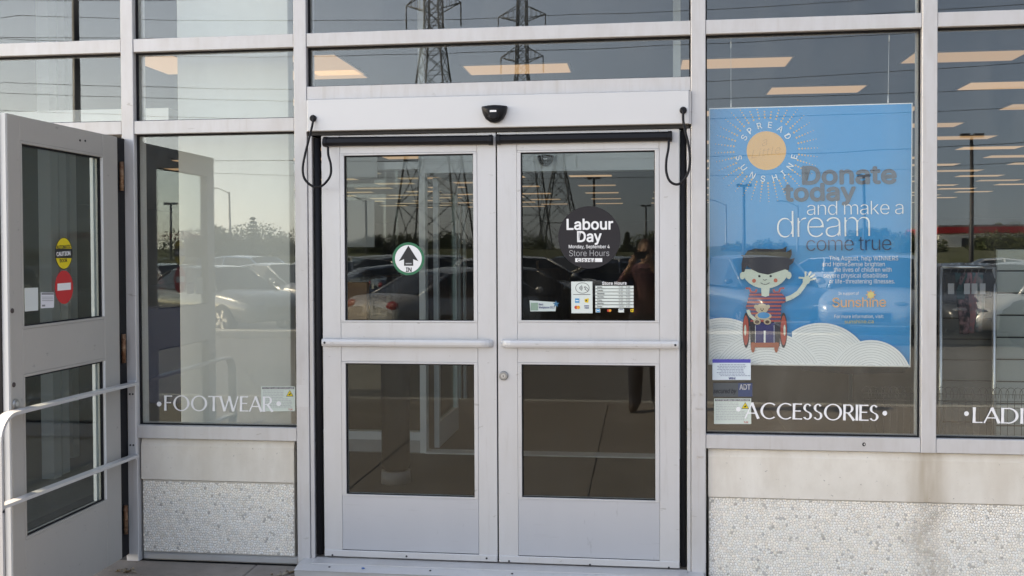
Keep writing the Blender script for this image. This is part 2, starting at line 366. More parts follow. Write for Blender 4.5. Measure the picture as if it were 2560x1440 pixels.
# ------------------------------------------------------------------ storefront
ST = empty('storefront', (0,0,0), 0, 'aluminium and glass storefront on a low exposed-aggregate base', 'storefront')
ZA0, ZA1, ZB0, ZB1, ZC0, ZC1, ZH = 2.652, 2.721, 2.2225, 2.292, 2.3805, 2.448, 2.216
ZS0, ZS1, ZL0, ZL1 = .626, .695, .620, .689
ZTOP = 4.05
MUL = [(-3.86,-3.79,-.034),(-2.711,-2.643,-.034),(-1.769,-1.702,-.034),(.243,.313,-.034),(1.325,1.394,ZS0),(2.45,2.52,ZS0),(3.55,3.62,ZS0)]
for x0, x1, z0 in MUL: MB().cbox(x0, x1, -.003, .13, z0, ZTOP, .0025).build('mullion', ALUF, ST)
COLS = [(-3.79,-2.711),(-2.643,-1.769),(-1.702,.243),(.313,1.325),(1.394,2.45),(2.52,3.55)]
def rail(x0, x1, z0, z1, y0=0, y1=.125): MB().cbox(x0+.0012, x1-.0012, y0, y1, z0, z1, .0025).build('rail', ALUF, ST)
def pane(x0, x1, z0, z1, m=None):
    p = MB().box(x0+.004, x1-.004, .046, .054, z0+.004, z1-.004).build('pane', m or WPANE, ST)
    gk = MB(); t = .0085; ya, yb = .030, .0455
    gk.box(x0, x1, ya, yb, z1-t, z1).box(x0, x1, ya, yb, z0, z0+t*.7).box(x0, x0+t, ya, yb, z0+t*.7, z1-t).box(x1-t*.7, x1, ya, yb, z0+t*.7, z1-t)
    gk.build('gasket', BLACK, p)
for i, (x0, x1) in enumerate(COLS):
    rail(x0, x1, ZA0, ZA1); pane(x0, x1, ZA1, ZTOP-.07); rail(x0, x1, ZTOP-.07, ZTOP)
    if i in (0, 1): rail(x0, x1, ZB0, ZB1); pane(x0, x1, ZB1, ZA0)
    if i == 1: rail(x0, x1, ZL0, ZL1); pane(x0, x1, ZL1, ZB0)
    if i == 2: rail(x0, x1, ZC0, ZC1); pane(x0, x1, ZC1, ZA0)
    if i >= 3: rail(x0, x1, ZS0, ZS1); pane(x0, x1, ZS1, ZA0)
# scuff on the sill under ACCESSORIES
decal('scuff', [circ(2160,1111,4.5,5,10)], BLACK, -.0005, ST); decal('scuff', [circ(2161,1111,2,2.5,8)], ALUF, -.0012, ST)
# wall above, end walls, roof
UP = mat('upper_wall_panel', (.55,.53,.49), .8, noise=((.8,.8,.8), .5, (.47,.45,.41)))
MB().box(-26, 30, .02, .4, ZTOP+.002, 6.4).build('upper_wall', UP, ST)
MB().box(-26, -3.862, .02, .4, 0, ZTOP).build('side_wall', UP, ST)
MB().box(3.622, 30, .02, .4, 0, ZTOP).build('side_wall', UP, ST)
MB().box(-26, 30, .402, 70, 4.6, 4.9).build('roof', UP, ST)
# precast base panels with exposed aggregate
PEB = mat('river_pebble', (.62,.60,.58), .75)
n_ = PEB.node_tree; at_ = n_.nodes.new('ShaderNodeAttribute'); at_.attribute_name = 'pebble_tone'
n_.links.new(at_.outputs['Color'], n_.nodes['Principled BSDF'].inputs['Base Color'])
def aggregate(parent, x0, x1, z0, z1, y, step, stain=None):
    """close-packed flat pebbles: every cell of a jittered grid, shrunk, rounded and raised"""
    nx_, nz_ = int((x1-x0)/step), int((z1-z0)/step); rnd = random.Random(int(x0*1000))
    P = {}
    for r in range(-2, nz_+3):
        for c in range(-2, nx_+3):
            P[c, r] = (x0+(c+.5+(.5 if r % 2 else 0)+rnd.uniform(-.40,.40))*step, z0+(r+.5+rnd.uniform(-.38,.38))*step)
    nb = [(i, j) for i in (-2,-1,0,1,2) for j in (-2,-1,0,1,2) if (i, j) != (0, 0)]
    vs = []; fs = []; cols = []
    for r in range(nz_):
        for c in range(nx_):
            px_, pz_ = P[c, r]; cell = [(px_-step*1.5,pz_-step*1.5),(px_+step*1.5,pz_-step*1.5),(px_+step*1.5,pz_+step*1.5),(px_-step*1.5,pz_+step*1.5)]
            for i, j in nb:
                q = P[c+i, r+j]; mx, mz = (px_+q[0])/2, (pz_+q[1])/2; dx, dz = q[0]-px_, q[1]-pz_; out = []
                if dx*dx+dz*dz > 9*step*step: continue
                for k in range(len(cell)):
                    a_, b_ = cell[k], cell[(k+1) % len(cell)]; sa = (a_[0]-mx)*dx+(a_[1]-mz)*dz; sb = (b_[0]-mx)*dx+(b_[1]-mz)*dz
                    if sa <= 0: out.append(a_)
                    if (sa < 0) != (sb < 0) and sa != sb: t = sa/(sa-sb); out.append((a_[0]+(b_[0]-a_[0])*t, a_[1]+(b_[1]-a_[1])*t))
                cell = out
                if len(cell) < 3: break
            if len(cell) < 3: continue
            # round the corners once, then shrink
            ro = []
            for k in range(len(cell)):
                a_, b_ = cell[k], cell[(k+1) % len(cell)]; ro += [(a_[0]*.72+b_[0]*.28, a_[1]*.72+b_[1]*.28), (a_[0]*.28+b_[0]*.72, a_[1]*.28+b_[1]*.72)]
            cx = sum(p[0] for p in ro)/len(ro); cz = sum(p[1] for p in ro)/len(ro); sh = rnd.uniform(.86,.97)
            if not (x0+step*.3 < cx < x1-step*.3 and z0 < cz < z1): continue
            n = len(ro); k0 = len(vs); h = rnd.uniform(.0014,.0034); tx, tz = rnd.uniform(-.12,.12), rnd.uniform(-.12,.12)
            for s_, d in ((sh, 0), (sh*.93, h*.6), (sh*.66, h)):
                for p in ro:
                    u, q = (p[0]-cx)*s_, (p[1]-cz)*s_; x_ = min(max(cx+u, x0), x1); z_ = min(max(cz+q, z0), z1); vs.append((x_, y-d-(tx*u+tz*q if d else 0), z_))
            vs.append((cx, y-h*1.08, cz))
            for g_ in (0, 1):
                for k in range(n): k2 = (k+1) % n; fs.append((k0+g_*n+k, k0+g_*n+k2, k0+(g_+1)*n+k2, k0+(g_+1)*n+k))
            for k in range(n): fs.append((k0+2*n+k, k0+2*n+(k+1) % n, k0+3*n))
            t = rnd.choice((.84,.86,.87,.82,.80,.85,.83,.74,.78)); wm = rnd.uniform(-.01,.045); col = [t+wm+.01, t-.015, t-wm-.075]
            if rnd.random() < .03: col = [v_*.62 for v_ in col]
            if stain:
                d = abs(cx-stain-.03*sin(cz*23))/.10
                if d < 1: q = (1-d)**.7*rnd.uniform(.2,.6); col = [c_*(1-q)+d_*q for c_, d_ in zip(col, (.30,.235,.16))]
            cols += [(*col, 1)]*(3*n+1)
    me = bpy.data.meshes.new('aggregate'); me.from_pydata(vs, [], fs); me.materials.append(PEB)
    bm = bmesh.new(); bm.from_mesh(me)
    for f in bm.faces:
        f.smooth = True
        if f.normal.y > 0: f.normal_flip()
    bm.to_mesh(me); bm.free()
    ca = me.color_attributes.new('pebble_tone', 'FLOAT_COLOR', 'POINT'); ca.data.foreach_set('color', [q for c in cols for q in c])
    return link('aggregate', me, parent, kind='stuff')
def base_panel(x0, x1, zt, zm, zb, yf, stain=None):
    cap = MB(); sl_ = .035
    vs = [(x0,yf+.012,zt),(x1,yf+.012,zt),(x0,yf,zt-sl_),(x1,yf,zt-sl_),(x0,yf,zm),(x1,yf,zm),(x0,yf+.012,zm-.004),(x1,yf+.012,zm-.004)]
    b_ = [(x,.2,z) for x, _, z in vs]
    cap.add(vs+b_, [(0,1,3,2),(2,3,5,4),(4,5,7,6),(0,8,9,1),(0,2,10,8),(2,4,12,10),(4,6,14,12),(1,9,11,3),(3,11,13,5),(5,13,15,7)])
    cp = cap.build('base_panel', CONC, ST)
    MB().box(x0+.003, x1-.003, yf+.010, .19, zb, zm-.005).build('aggregate_bed', MORTAR, cp)
    aggregate(cp, x0+.002, x1-.002, zb+.003, zm-.006, yf+.0098, .0128, stain)
    return cp
base_panel(-2.632, -1.792, ZL0-.006, .400, .012, .016)
MB().cbox(-2.636, -1.775, .03, .2, -.034, .008, .008).build('plinth', KERBM, ST)
base_panel(.326, 3.55, ZS0-.006, .385, -.034, .016, stain=1.36)
MB().box(-2.70, -1.71, .201, .26, 0, .615).build('inner_upstand', WHITEP, ST)
MB().box(.25, 3.6, .201, .26, 0, .622).build('inner_upstand', WHITEP, ST)
MB().box(-1.768, -1.703, -.0045, -.0031, .80, .915).build('repair_plate', ALU, ST)
scr = MB().tube([(0,-.004,0),(0,.002,0)], .005, 8).mesh('screw', STEEL)
for px_, py_ in [(1734,987),(1752,986),(1741,1022),(1752,1022),(1744,1142),(1754,1142)]:
    q = onY(px_, py_, -.003); o = link('screw', scr, ST); o.location = (q.x, -.002, q.z)

# ------------------------------------------------------------------ automatic doors
def jamb(x0, x1, z0, z1, m, y0=.004, y1=.12): MB().cbox(x0, x1, y0, y1, z0, z1, .002).build('jamb', m, ST)
xl = onY(783, 900, 0).x; xr = onY(1718, 900, 0).x
jamb(-1.6995, xl, 0.012, ZH-.02, ALUF); jamb(xr, .2405, 0.012, ZH-.02, ALUF)
DOORX = (-1.630, -.7245, -.7175, .186)
OP = empty('door_operator', (-.72,0,ZH), 0, 'long white header housing the operator above the automatic double doors', 'door operator')
PENDING = []
def loc(o, p):                 # give a part of a thing its place: build in world space, then shift by the root
    PENDING.append((o, Vector(p))); return o
loc(MB().cbox(-1.690, .2320, -.028, .10, ZH, ZC0-.003, .003).build('cover', mat('operator_cover_aluminium', (.62,.62,.62), .4, .15, .5, noise=((2,2,2), .4, (.59,.59,.59)))), OP.location).parent = OP
loc(MB().box(.2330, .2415, -.020, .10, ZH, ZC0-.005).build('end_cap', ALUF), OP.location).parent = OP
loc(MB().box(-1.698, -1.6912, -.020, .10, ZH, ZC0-.005).build('end_cap', ALUF), OP.location).parent = OP
loc(MB().box(-1.69, .232, .0, .09, ZH-.018, ZH-.0005).build('dark_shadow_strip', GAP), OP.location).parent = OP  # dark strip put in as the shadow line under the cover
def auto_door(x0, x1, side, label):
    D = empty('automatic_door', ((x0+x1)/2, .02, .024), 0, label, 'door', 'pair of automatic entrance doors')
    yF, yB, base = .012, .058, D.location.copy()
    def add(mb, name, m, parent=None):
        o = mb.build(name, m); o.parent = parent or D
        if parent is None: loc(o, base)
        return o
    def pc(px_, py_): q = onY(px_, py_, yF); return q.x, q.z
    if side < 0: gl, gr = -1.5125, -.8645
    else: gl, gr = -.632, .071
    if side < 0: gl = pc(861, 600)[0]; gr = pc(1184, 600)[0]; jl, jr = pc(851,600)[0], pc(1193,600)[0]
    else: gl = pc(1302, 600)[0]; gr = pc(1638, 600)[0]; jl, jr = pc(1293,600)[0], pc(1648,600)[0]
    zt, zb = ZH-.019, .026
    z1t = pc(1023 if side < 0 else 1470, 386 if side < 0 else 378)[1]; z1b = pc(1023 if side < 0 else 1470, 802)[1]
    z2t = pc(1023 if side < 0 else 1470, 909 if side < 0 else 912)[1]; z2b = pc(1023 if side < 0 else 1470, 1240 if side < 0 else 1248)[1]
    e = .0008
    add(MB().cbox(x0, jl-e, yF, yB, zb, zt, .0015), 'stile', ALU); add(MB().cbox(jr+e, x1, yF, yB, zb, zt, .0015), 'stile', ALU)
    add(MB().cbox(jl, jr, yF+.0006, yB, z1t+.008, zt, .0015), 'rail', ALU)
    mr = add(MB().cbox(jl, jr, yF+.0006, yB, z2t+.008, z1b-.008, .0015), 'rail', ALU)
    add(MB().cbox(jl, jr, yF+.0006, yB, .062, z2b-.008, .0015), 'kick_plate', ALUK)
    add(MB().cbox(x0+.001, x1-.001, yF-.006, yF-.0005, .026, .060, .003), 'bottom_sweep', ALU)
    add(MB().box(jl-.001, jr+.001, yF+.01, yB-.01, z2b-.0085, z1t+.0085), 'core', GAP) if False else None
    for (a, b) in ((z1b, z1t), (z2b, z2t)):
        st = MB(); t = .0095
        st.cbox(jl, jr, yF-.0015, yB, b-.001, b+.0075, .001).cbox(jl, jr, yF-.0015, yB, a-.0075, a+.001, .001)
        st.cbox(jl, gl+.001, yF-.0015, yB, a+.0012, b-.0012, .001).cbox(gr-.001, jr, yF-.0015, yB, a+.0012, b-.0012, .001)
        add(st, 'glazing_stop', ALU)
        p = add(MB().box(gl+.001, gr-.001, yF+.018, yF+.025, a+.001, b-.001), 'pane', DPANE)
        gk = MB(); t = .0065
        gk.box(gl+.001, gr-.001, yF+.008, yF+.0175, b-t-.001, b-.0012).box(gl+.001, gr-.001, yF+.008, yF+.0175, a+.0012, a+t*.6)
        gk.box(gl+.0012, gl+t, yF+.008, yF+.0175, a+t*.6, b-t-.001).box(gr-t*.6, gr-.0012, yF+.008, yF+.0175, a+t*.6, b-t-.001)
        o = gk.build('gasket', BLACK); o.parent = p
    # push bar
    if side < 0: pa, pb = pc(808, 857), pc(1231, 857)
    else: pa, pb = pc(1254, 859), pc(1696, 861)
    zc, h = (pa[1]+pb[1])/2, .020
    fx, ex = (pa[0], pb[0]) if side < 0 else (pb[0], pa[0]); s = 1 if side < 0 else -1
    path = [(fx, yF-.018), (ex-s*.05, yF-.030)] + [(ex-s*.05+s*.05*sin(a), yF-.030+.044*(1-cos(a))) for a in (.35,.7,1.05,1.4,1.57)]
    rings = []
    for i, (x, y) in enumerate(path):
        j = min(i+1, len(path)-1); k = max(i-1, 0); tx, ty = path[j][0]-path[k][0], path[j][1]-path[k][1]; L = math.hypot(tx, ty)
        nx_, ny_ = ty/L*.006*s, -tx/L*.006*s
        rings.append([(x+nx_, y+ny_, zc-h+.003),(x+nx_*1.6, y+ny_*1.6, zc-.006),(x+nx_*1.6, y+ny_*1.6, zc+.006),(x+nx_, y+ny_, zc+h-.003),(x-nx_, y-ny_, zc+h),(x-nx_, y-ny_, zc-h)])
    pb_ = add(MB().loft(rings, smooth=False), 'push_bar', ALU)
    o = MB().tube([(fx+s*.016, yF-.0285, zc), (fx+s*.016, yF-.02, zc)], .006, 10).build('screw', GAP); o.parent = pb_
    # presence-sensor bar
    if side < 0: sa, sb, zz = pc(811, 355), pc(1233, 350), 0
    else: sa, sb, zz = pc(1242, 349), pc(1680, 341), 0
    za, zb2, R_ = sa[1], sb[1], .0225
    prof = [(-.024,-.02),(-.030,-.008),(-.026,.012),(-.014,.0225),(.0,.0225),(.0,-.0225),(-.014,-.0235)]
    sb_ = add(MB().loft([[(x, yF-.003+y*1.25, z+q) for y, q in prof] for x, z in ((sa[0]+.012, za), (sb[0]-.012, zb2))], smooth=False), 'sensor_bar', BLACKP)
    for x, z in ((sa[0], za), (sb[0]-.022, zb2)):
        o = MB().loft([[(x+dx, yF-.003+y*1.25*k, z+q*k-.001) for y, q in prof] for dx, k in ((0,1.0),(.003,1.12),(.019,1.12),(.022,1.0))], smooth=False).build('end_cap', BLACKP); o.parent = sb_
    if side > 0:
        q = pc(1259, 939); lk = add(MB().tube([(q[0], yF-.012, q[1]), (q[0], yF-.009, q[1]), (q[0], yF+.002, q[1])], [.019,.0225,.0235], 20), 'lock', mat('lock_steel', (.35,.35,.34), .35, .9))
        o = MB().tube([(q[0], yF-.0145, q[1]), (q[0], yF-.0125, q[1])], .012, 14).build('cylinder', STEEL); o.parent = lk
        o = MB().box(q[0]-.0015, q[0]+.0015, yF-.0152, yF-.0147, q[1]-.006, q[1]+.004).build('keyhole', BLACK); o.parent = lk
    for px_, py_ in (((832,1387),(1017,1390),(1217,1395)) if side < 0 else ((1273,1402),(1475,1411),(1672,1418))):
        q = pc(px_, py_); add(MB().tube([(q[0], yF-.0075, q[1]), (q[0], yF-.004, q[1])], .0055, 8), 'screw', GAP)
    gx = x0 if side < 0 else x1
    if side < 0: add(MB().tube([(xl+.021, .03, .03), (xl+.021, .03, ZH-.03)], .0185, 12), 'finger_guard', BLACK)
    else: add(MB().tube([(xr-.018, .03, .03), (xr-.018, .03, ZH-.03)], .0155, 12), 'finger_guard', BLACK)
    return D
DL = auto_door(DOORX[0], DOORX[1], -1, 'left automatic door leaf with the round green-ringed arrow sticker')
DR = auto_door(DOORX[2], DOORX[3], 1, 'right automatic door leaf with round lock and store hours signs')
MB().box(-.7240, -.7180, .02, .04, .03, ZH-.03).build('meeting_seal', BLACK, ST)
# threshold
TH = empty('threshold', (-.72,0,0), 0, 'ridged aluminium threshold plate under the double doors', 'threshold')
t_ = MB(); t_.add([(-1.735,-.16,.001),(.30,-.16,.001),(.30,-.10,.014),(-1.735,-.10,.014),(.30,.14,.014),(-1.735,.14,.014),(.30,.14,0),(-1.735,.14,0)], [(0,1,2,3),(3,2,4,5),(5,4,6,7),(0,3,5,7),(1,6,4,2)])
loc(t_.build('plate', ALU), TH.location).parent = TH
loc(MB().box(-1.733, .298, -.155, .13, -.034, .0008).build('skirt', KERBM), TH.location).parent = TH
for k in range(7):
    y = -.088+k*.016; loc(MB().box(-1.67, .22, y, y+.009, .0142, .0185).build('ridge', ALU), TH.location).parent = TH
for px_ in (823, 1075, 1280, 1560, 1700):
    q = onY(px_, 1400, -.12); loc(MB().tube([(q.x,-.118,.0095),(q.x,-.118,.0125)], .006, 8).build('screw', GAP), TH.location).parent = TH

# motion sensor
MS = empty('motion_sensor', tuple(onY(1237, 285, -.028)), 0, 'black half-round motion sensor on the white door header', 'sensor')
def sensor_body(root, s=1.0):
    rings = []
    prof = [(-.0625,.036),(-.0645,.030),(-.058,.0),(-.044,-.026),(-.022,-.042),(0,-.046),(.022,-.042),(.044,-.026),(.058,0),(.0645,.030),(.0625,.036),(.03,.041),(0,.043),(-.03,.041)]
    for k, y in ((1.0,0),(1.0,-.018),(.93,-.035),(.72,-.052),(.4,-.060)):
        rings.append([(x*k*s, y*s, (z-.012)*k*s+.012*s-.006*(1-k)) for x, z in prof])
    MB().loft(rings).build('housing', BLACKP, root)
    MB().loft([[(.030*cos(a)*k, y*s, -.018+.020*sin(a)*k) for a in [2*pi*i/14 for i in range(14)]] for k, y in ((1,-.045),(.9,-.056),(.5,-.0625))]).build('lens', BLACK, root)
    MB().box(-.016*s, .016*s, -.0615*s, -.055*s, .002, .011).build('badge', WHITEV, root)
sensor_body(MS)

# loop cables at the top corners
def loop_cable(pts, label):
    q0 = onY(pts[0][0], pts[0][1], -.03)
    L_ = empty('door_loop_cable', tuple(q0), 0, label, 'cable', 'armoured loop cables of the automatic doors')
    P = []
    n = len(pts)
    for i, (a, b) in enumerate(pts):
        t = i/(n-1); y = -.034-.05*sin(pi*t)**.7 if i else -.045
        P.append(onY(a, b, y) - q0)
    # Catmull-Rom
    sm_ = []
    for i in range(n-1):
        p0, p1, p2, p3 = P[max(i-1,0)], P[i], P[i+1], P[min(i+2,n-1)]
        for k in range(6):
            t = k/6; sm_.append(.5*((2*p1)+(p2-p0)*t+(2*p0-5*p1+4*p2-p3)*t*t+(3*p1-p0-3*p2+p3)*t**3))
    sm_.append(P[-1])
    MB().tube(sm_, .0062, 8).build('conduit', BLACK, L_)
    MB().tube([(0,.004,0),(0,-.006,0),(0,-.014,0)], [.0175,.0175,.011], 14).build('socket', BLACKP, L_)
    for s in (-1, 1): MB().tube([(s*.011,-.006,.001),(s*.011,-.009,.001)], .003, 6).build('screw', STEEL, L_)
loop_cable([(783,296),(781,312),(773,345),(763,385),(757,420),(761,446),(777,463),(795,468),(812,459),(826,438),(827,412),(821,388),(820,368)], 'black loop cable hanging at the left end of the door header')
loop_cable([(1708,276),(1708,300),(1712,325),(1722,365),(1725,400),(1720,432),(1705,455),(1690,461),(1674,452),(1666,430),(1666,400),(1671,372),(1672,350)], 'black loop cable hanging at the right end of the door header')
# ------------------------------------------------------------------ open exit door on the left
XD, XB = -2.690, -2.735
ED = empty('exit_door', (XD, -.09, .02), 0, 'grey exit door standing open with yellow and red round stickers', 'door')
def ex(p): q = onX(p[0], p[1], XD); return q.y, q.z
def avg(a, b): return (a+b)/2
yf_ = ex((18,283))[0]; yh = -.085
yu0 = avg(ex((55,357))[0], ex((60,815))[0]); yu1 = avg(ex((255,395))[0], ex((258,793))[0])
zu1 = avg(ex((55,357))[1], ex((255,395))[1]); zu0 = avg(ex((258,793))[1], ex((60,815))[1])
zl1 = avg(ex((62,940))[1], ex((258,905))[1]); zl0 = avg(ex((265,1250))[1], ex((70,1340))[1])
ztop = ex((18,283))[1]
def addE(mb, name, m, parent=None):
    o = mb.build(name, m)
    if parent is None: loc(o, ED.location).parent = ED
    else: o.parent = parent
    return o
def ybox(y0, y1, z0, z1, c=.0015, xa=XD, xb=XB):        # panel in the door plane, front face towards +x
    m_ = MB(); y0, y1 = min(y0,y1), max(y0,y1)
    A = [(xa,y0+c,z0+c),(xa,y1-c,z0+c),(xa,y1-c,z1-c),(xa,y0+c,z1-c)]; B = [(xa-c,y0,z0),(xa-c,y1,z0),(xa-c,y1,z1),(xa-c,y0,z1)]; C = [(xb,y0,z0),(xb,y1,z0),(xb,y1,z1),(xb,y0,z1)]
    fs = [(0,1,2,3)]+[(k+i,k+4+i,k+4+(i+1)%4,k+(i+1)%4) for k in (0,4) for i in range(4)]+[(11,10,9,8)]
    return m_.add(A+B+C, fs)
zbot = .005; e = .0008
addE(ybox(yf_, yu0-.012, zbot, ztop), 'stile', ALUD); addE(ybox(yu1+.012, yh, zbot, ztop), 'stile', ALUD)
addE(ybox(yu0-.0112, yu1+.0112, zu1+.012, ztop, xa=XD-.0006), 'rail', ALUD)
addE(ybox(yu0-.0112, yu1+.0112, zl1+.012, zu0-.012, xa=XD-.0006), 'rail', ALUD)
kp = addE(ybox(yu0-.0112, yu1+.0112, zbot, zl0-.012, xa=XD-.0006), 'bottom_panel', ALUD)
EPANE = glass('exit_door_glass', (.80,.84,.83), .045, wave=.00014, dust=.012)
for a, b in ((zu0, zu1), (zl0, zl1)):
    addE(ybox(yu0-.011, yu1+.011, b, b+.0115, .001, XD+.001), 'glazing_stop', ALUD); addE(ybox(yu0-.011, yu1+.011, a-.0115, a, .001, XD+.001), 'glazing_stop', ALUD)
    addE(ybox(yu0-.011, yu0, a+.001, b-.001, .001, XD+.001), 'glazing_stop', ALUD); addE(ybox(yu1, yu1+.011, a+.001, b-.001, .001, XD+.001), 'glazing_stop', WHITEP)
    p = addE(MB().box(XD-.028, XD-.020, yu0+.001, yu1-.001, a+.001, b-.001), 'pane', EPANE)
    gk = MB().box(XD-.0195, XD-.008, yu0+.001, yu1-.001, b-.008, b-.0005).box(XD-.0195, XD-.008, yu0+.001, yu1-.001, a+.0005, a+.006).box(XD-.0195, XD-.008, yu1-.010, yu1-.001, a+.006, b-.008)
    addE(gk, 'gasket', BLACK, p)
    addE(MB().box(XD-.045, XD-.0285, yu1-.034, yu1-.012, a+.002, b-.002), 'inner_stop', WHITEP, p)
addE(MB().box(XB+.003, XD-.003, yf_-.012, yf_-.0005, zbot, ztop), 'lead_edge', WHITEP)
addE(MB().box(XB+.006, XB+.016, yf_-.020, yf_-.0125, zbot, ztop), 'weather_strip', BLACK)
for px_, py_ in ((200,351),(213,352)):
    y, z = ex((px_, py_)); addE(MB().tube([(XD-.002,y,z),(XD+.002,y,z)], .0055, 10), 'screw', GAP)
for px_, py_ in ((30,777),(34,962)):
    y, z = ex((px_, py_)); addE(MB().tube([(XD-.002,y,z),(XD+.003,y,z)], .011, 12), 'bolt', mat('dull_bolt', (.10,.08,.08), .5, .6))
y, z = ex((38,1010)); lkE = addE(MB().tube([(XD-.002,y,z),(XD+.006,y,z),(XD+.009,y,z)], [.024,.022,.016], 16), 'lock', mat('lock_steel', (.35,.35,.34), .35, .9))
addE(MB().tube([(XD+.008,y,z),(XD+.0115,y,z)], .011, 12), 'cylinder', STEEL, lkE)
def nlabel(px0, py0, px1, py1):
    y0, z0 = ex((px0, py0)); y1, z1 = ex((px1, py1)); return ybox(y0, y1, min(z0,z1), max(z0,z1), .0003, XD+.0012, XD+.0002)
addE(nlabel(163,1313,190,1298), 'maker_plate', ALUD)
RUST = mat('rusty_brass_hinge', (.16,.07,.035), .55, .55, noise=((40,40,40), .8, (.42,.30,.20)))
for zc in (ex((297,440))[1], ex((303,872))[1]-.0, .20):
    h_ = addE(MB().tube([(XD+.006,-.055,zc-.075),(XD+.006,-.055,zc+.075)], .011, 10), 'hinge', RUST)
    for k in (-1, 0, 1): addE(MB().tube([(XD+.006,-.055,zc+k*.05-.003),(XD+.006,-.055,zc+k*.05+.003)], .0125, 10), 'knuckle', RUST, h_)
addE(MB().box(XB+.004, XD-.004, -.083, -.006, zbot, ztop), 'hinge_gap_fill', BLACK)  # black block filling the gap between door and mullion
# stickers on the exit door glass
YEL = mat('warning_yellow', (.78,.60,.02), .5); RED = mat('signal_red', (.60,.025,.03), .5); BLK = mat('print_black', (.015,.015,.017), .5)
def dmap(off): return lambda x, y: onX(x, y, XD-.0195+off)
def ddecal(name, polys, m, off, parent=None, **kw):
    me = bpy.data.meshes.new(name); vs = []; fs = []
    for p in polys:
        k = len(vs); vs += [tuple(dmap(off)(x, y)) for x, y in p]; fs.append(list(range(k, k+len(p))))
    me.from_pydata(vs, [], fs); me.materials.append(m)
    bm = bmesh.new(); bm.from_mesh(me); bmesh.ops.triangulate(bm, faces=bm.faces)
    for f in bm.faces:
        if f.normal.x < 0: f.normal_flip()
    bm.to_mesh(me); bm.free(); return link(name, me, parent, **kw)
s = ddecal('caution_sticker', [circ(159.5,633.5,22,40.5,28)], BLK, .0004, label='round yellow and black caution sticker on the open door glass', cat='sticker')
ddecal('yellow_field', [[(x,y) for x, y in circ(159.5,633.5,20.5,38.5,40) if y < 624] , [(x,y) for x, y in circ(159.5,633.5,20.5,38.5,40) if y > 645]], YEL, .0012, s)
fit_text('lettering', 'CAUTION', (142,640.5), (176,638), 10, WHITEV, 0, s, offset=.02, mapper=dmap(.0018))
fit_text('lettering', 'AUTOMATIC', (142,622), (177,620), 8, BLK, 0, s, offset=.012, mapper=dmap(.0018))
fit_text('lettering', 'DOOR', (150,656), (168,654.5), 8, BLK, 0, s, offset=.012, mapper=dmap(.0018))
s = ddecal('no_entry_sticker', [circ(160,718,23,42,28)], RED, .0004, label='round red no entry sticker with white bar on the open door glass', cat='sticker')
ddecal('white_bar', [[(143.5,709),(177,706.5),(177,724),(143.5,727)]], WHITEV, .0012, s)
ddecal('paper_notice', [[(61,720),(95,719),(95.5,776),(62,779)]], mat('pale_paper', (.66,.70,.68), .7), .0004, label='blank pale paper card at the lower left corner of the open door glass', cat='notice')
s = ddecal('door_notice', [[(102,731),(135,731),(135,769),(102,771)]], mat('white_paper', (.74,.74,.78), .7), .0004, label='small white printed notice below the yellow caution sticker', cat='notice')
ddecal('print', [[(104,732),(134,732),(134,737),(104,737)]]+[[(105,y),(133,y),(133,y+1.3),(105,y+1.3)] for y in (742,746.5,751)]+[[(105,762),(113,761.5),(113,766),(105,766.5)]], mat('grey_print', (.25,.25,.27), .7), .001, s)

# guide rail beside the exit door
GR = empty('guide_rail', (-2.63, -1.14, 0), 0, 'aluminium two-bar guide rail running out beside the open exit door', 'railing')
def strap(path, x0, x1, t):                               # path of (y, z), flat bar spanning x0..x1
    rings = []
    for i, (y, z) in enumerate(path):
        a = path[max(i-1,0)]; b = path[min(i+1,len(path)-1)]; L = math.hypot(b[0]-a[0], b[1]-a[1]); ny, nz = -(b[1]-a[1])/L*t/2, (b[0]-a[0])/L*t/2
        rings.append([(x0,y+ny,z+nz),(x1,y+ny,z+nz),(x1,y-ny,z-nz),(x0,y-ny,z-nz)])
    return MB().loft(rings, smooth=False)
arc = [(-1.06-.10*sin(a), .822+.10*cos(a)) for a in [pi/2*k/8 for k in range(9)]]
def addG(mb, name, m=ALU): loc(mb.build(name, m), GR.location).parent = GR
addG(strap([(-.015,.912),(-.5,.918)]+arc+[(-1.16,.4),(-1.16,-.034)], -2.672, -2.622, .014), 'top_bar')
addG(strap([(-.015,.530),(-1.153,.545)], -2.668, -2.626, .014), 'lower_bar')
addG(MB().cbox(-2.690, -2.645, -.0125, -.0035, .505, .925, .002), 'wall_bracket')
for z in (.855, .585):
    for x in (-2.676, -2.659): addG(MB().tube([(x,-.0155,z),(x,-.0127,z)], .005, 8), 'screw', GAP)
addG(MB().tube([(-2.6215,-1.16,.53),(-2.6185,-1.16,.53)], .006, 8), 'screw', GAP)

# dry leaves and grit in the corners
LEAF = mat('dry_leaf', (.17,.115,.06), .9); LEAF2 = mat('pale_leaf', (.34,.29,.22), .9)
def litter(px_, py_, lab, n, sp):
    q = onZ(px_, py_, .0); o = MB()
    for k in range(n):
        a = random.uniform(0, 2*pi); x, y = random.gauss(0, sp), random.gauss(0, sp*.35); s_ = random.uniform(.008,.022); h = random.uniform(.003,.014)
        ux, uy = cos(a)*s_, sin(a)*s_*1.4
        o.add([(x-ux,y-uy,h*.3),(x+uy*.4,y-ux*.4,h*random.uniform(.6,1.4)),(x+ux,y+uy,h*.4),(x-uy*.4,y+ux*.4,h*random.uniform(.5,1.5))], [(0,1,2),(0,2,3)], random.randint(0,1))
    b = o.build('leaf_litter', [LEAF, LEAF2], kind='stuff'); b.location = (q.x, min(q.y, -.012), -.033); return b
litter(315, 1412, 'a', 26, .035); litter(752, 1416, 'b', 34, .03); litter(700, 1422, 'c', 10, .06)
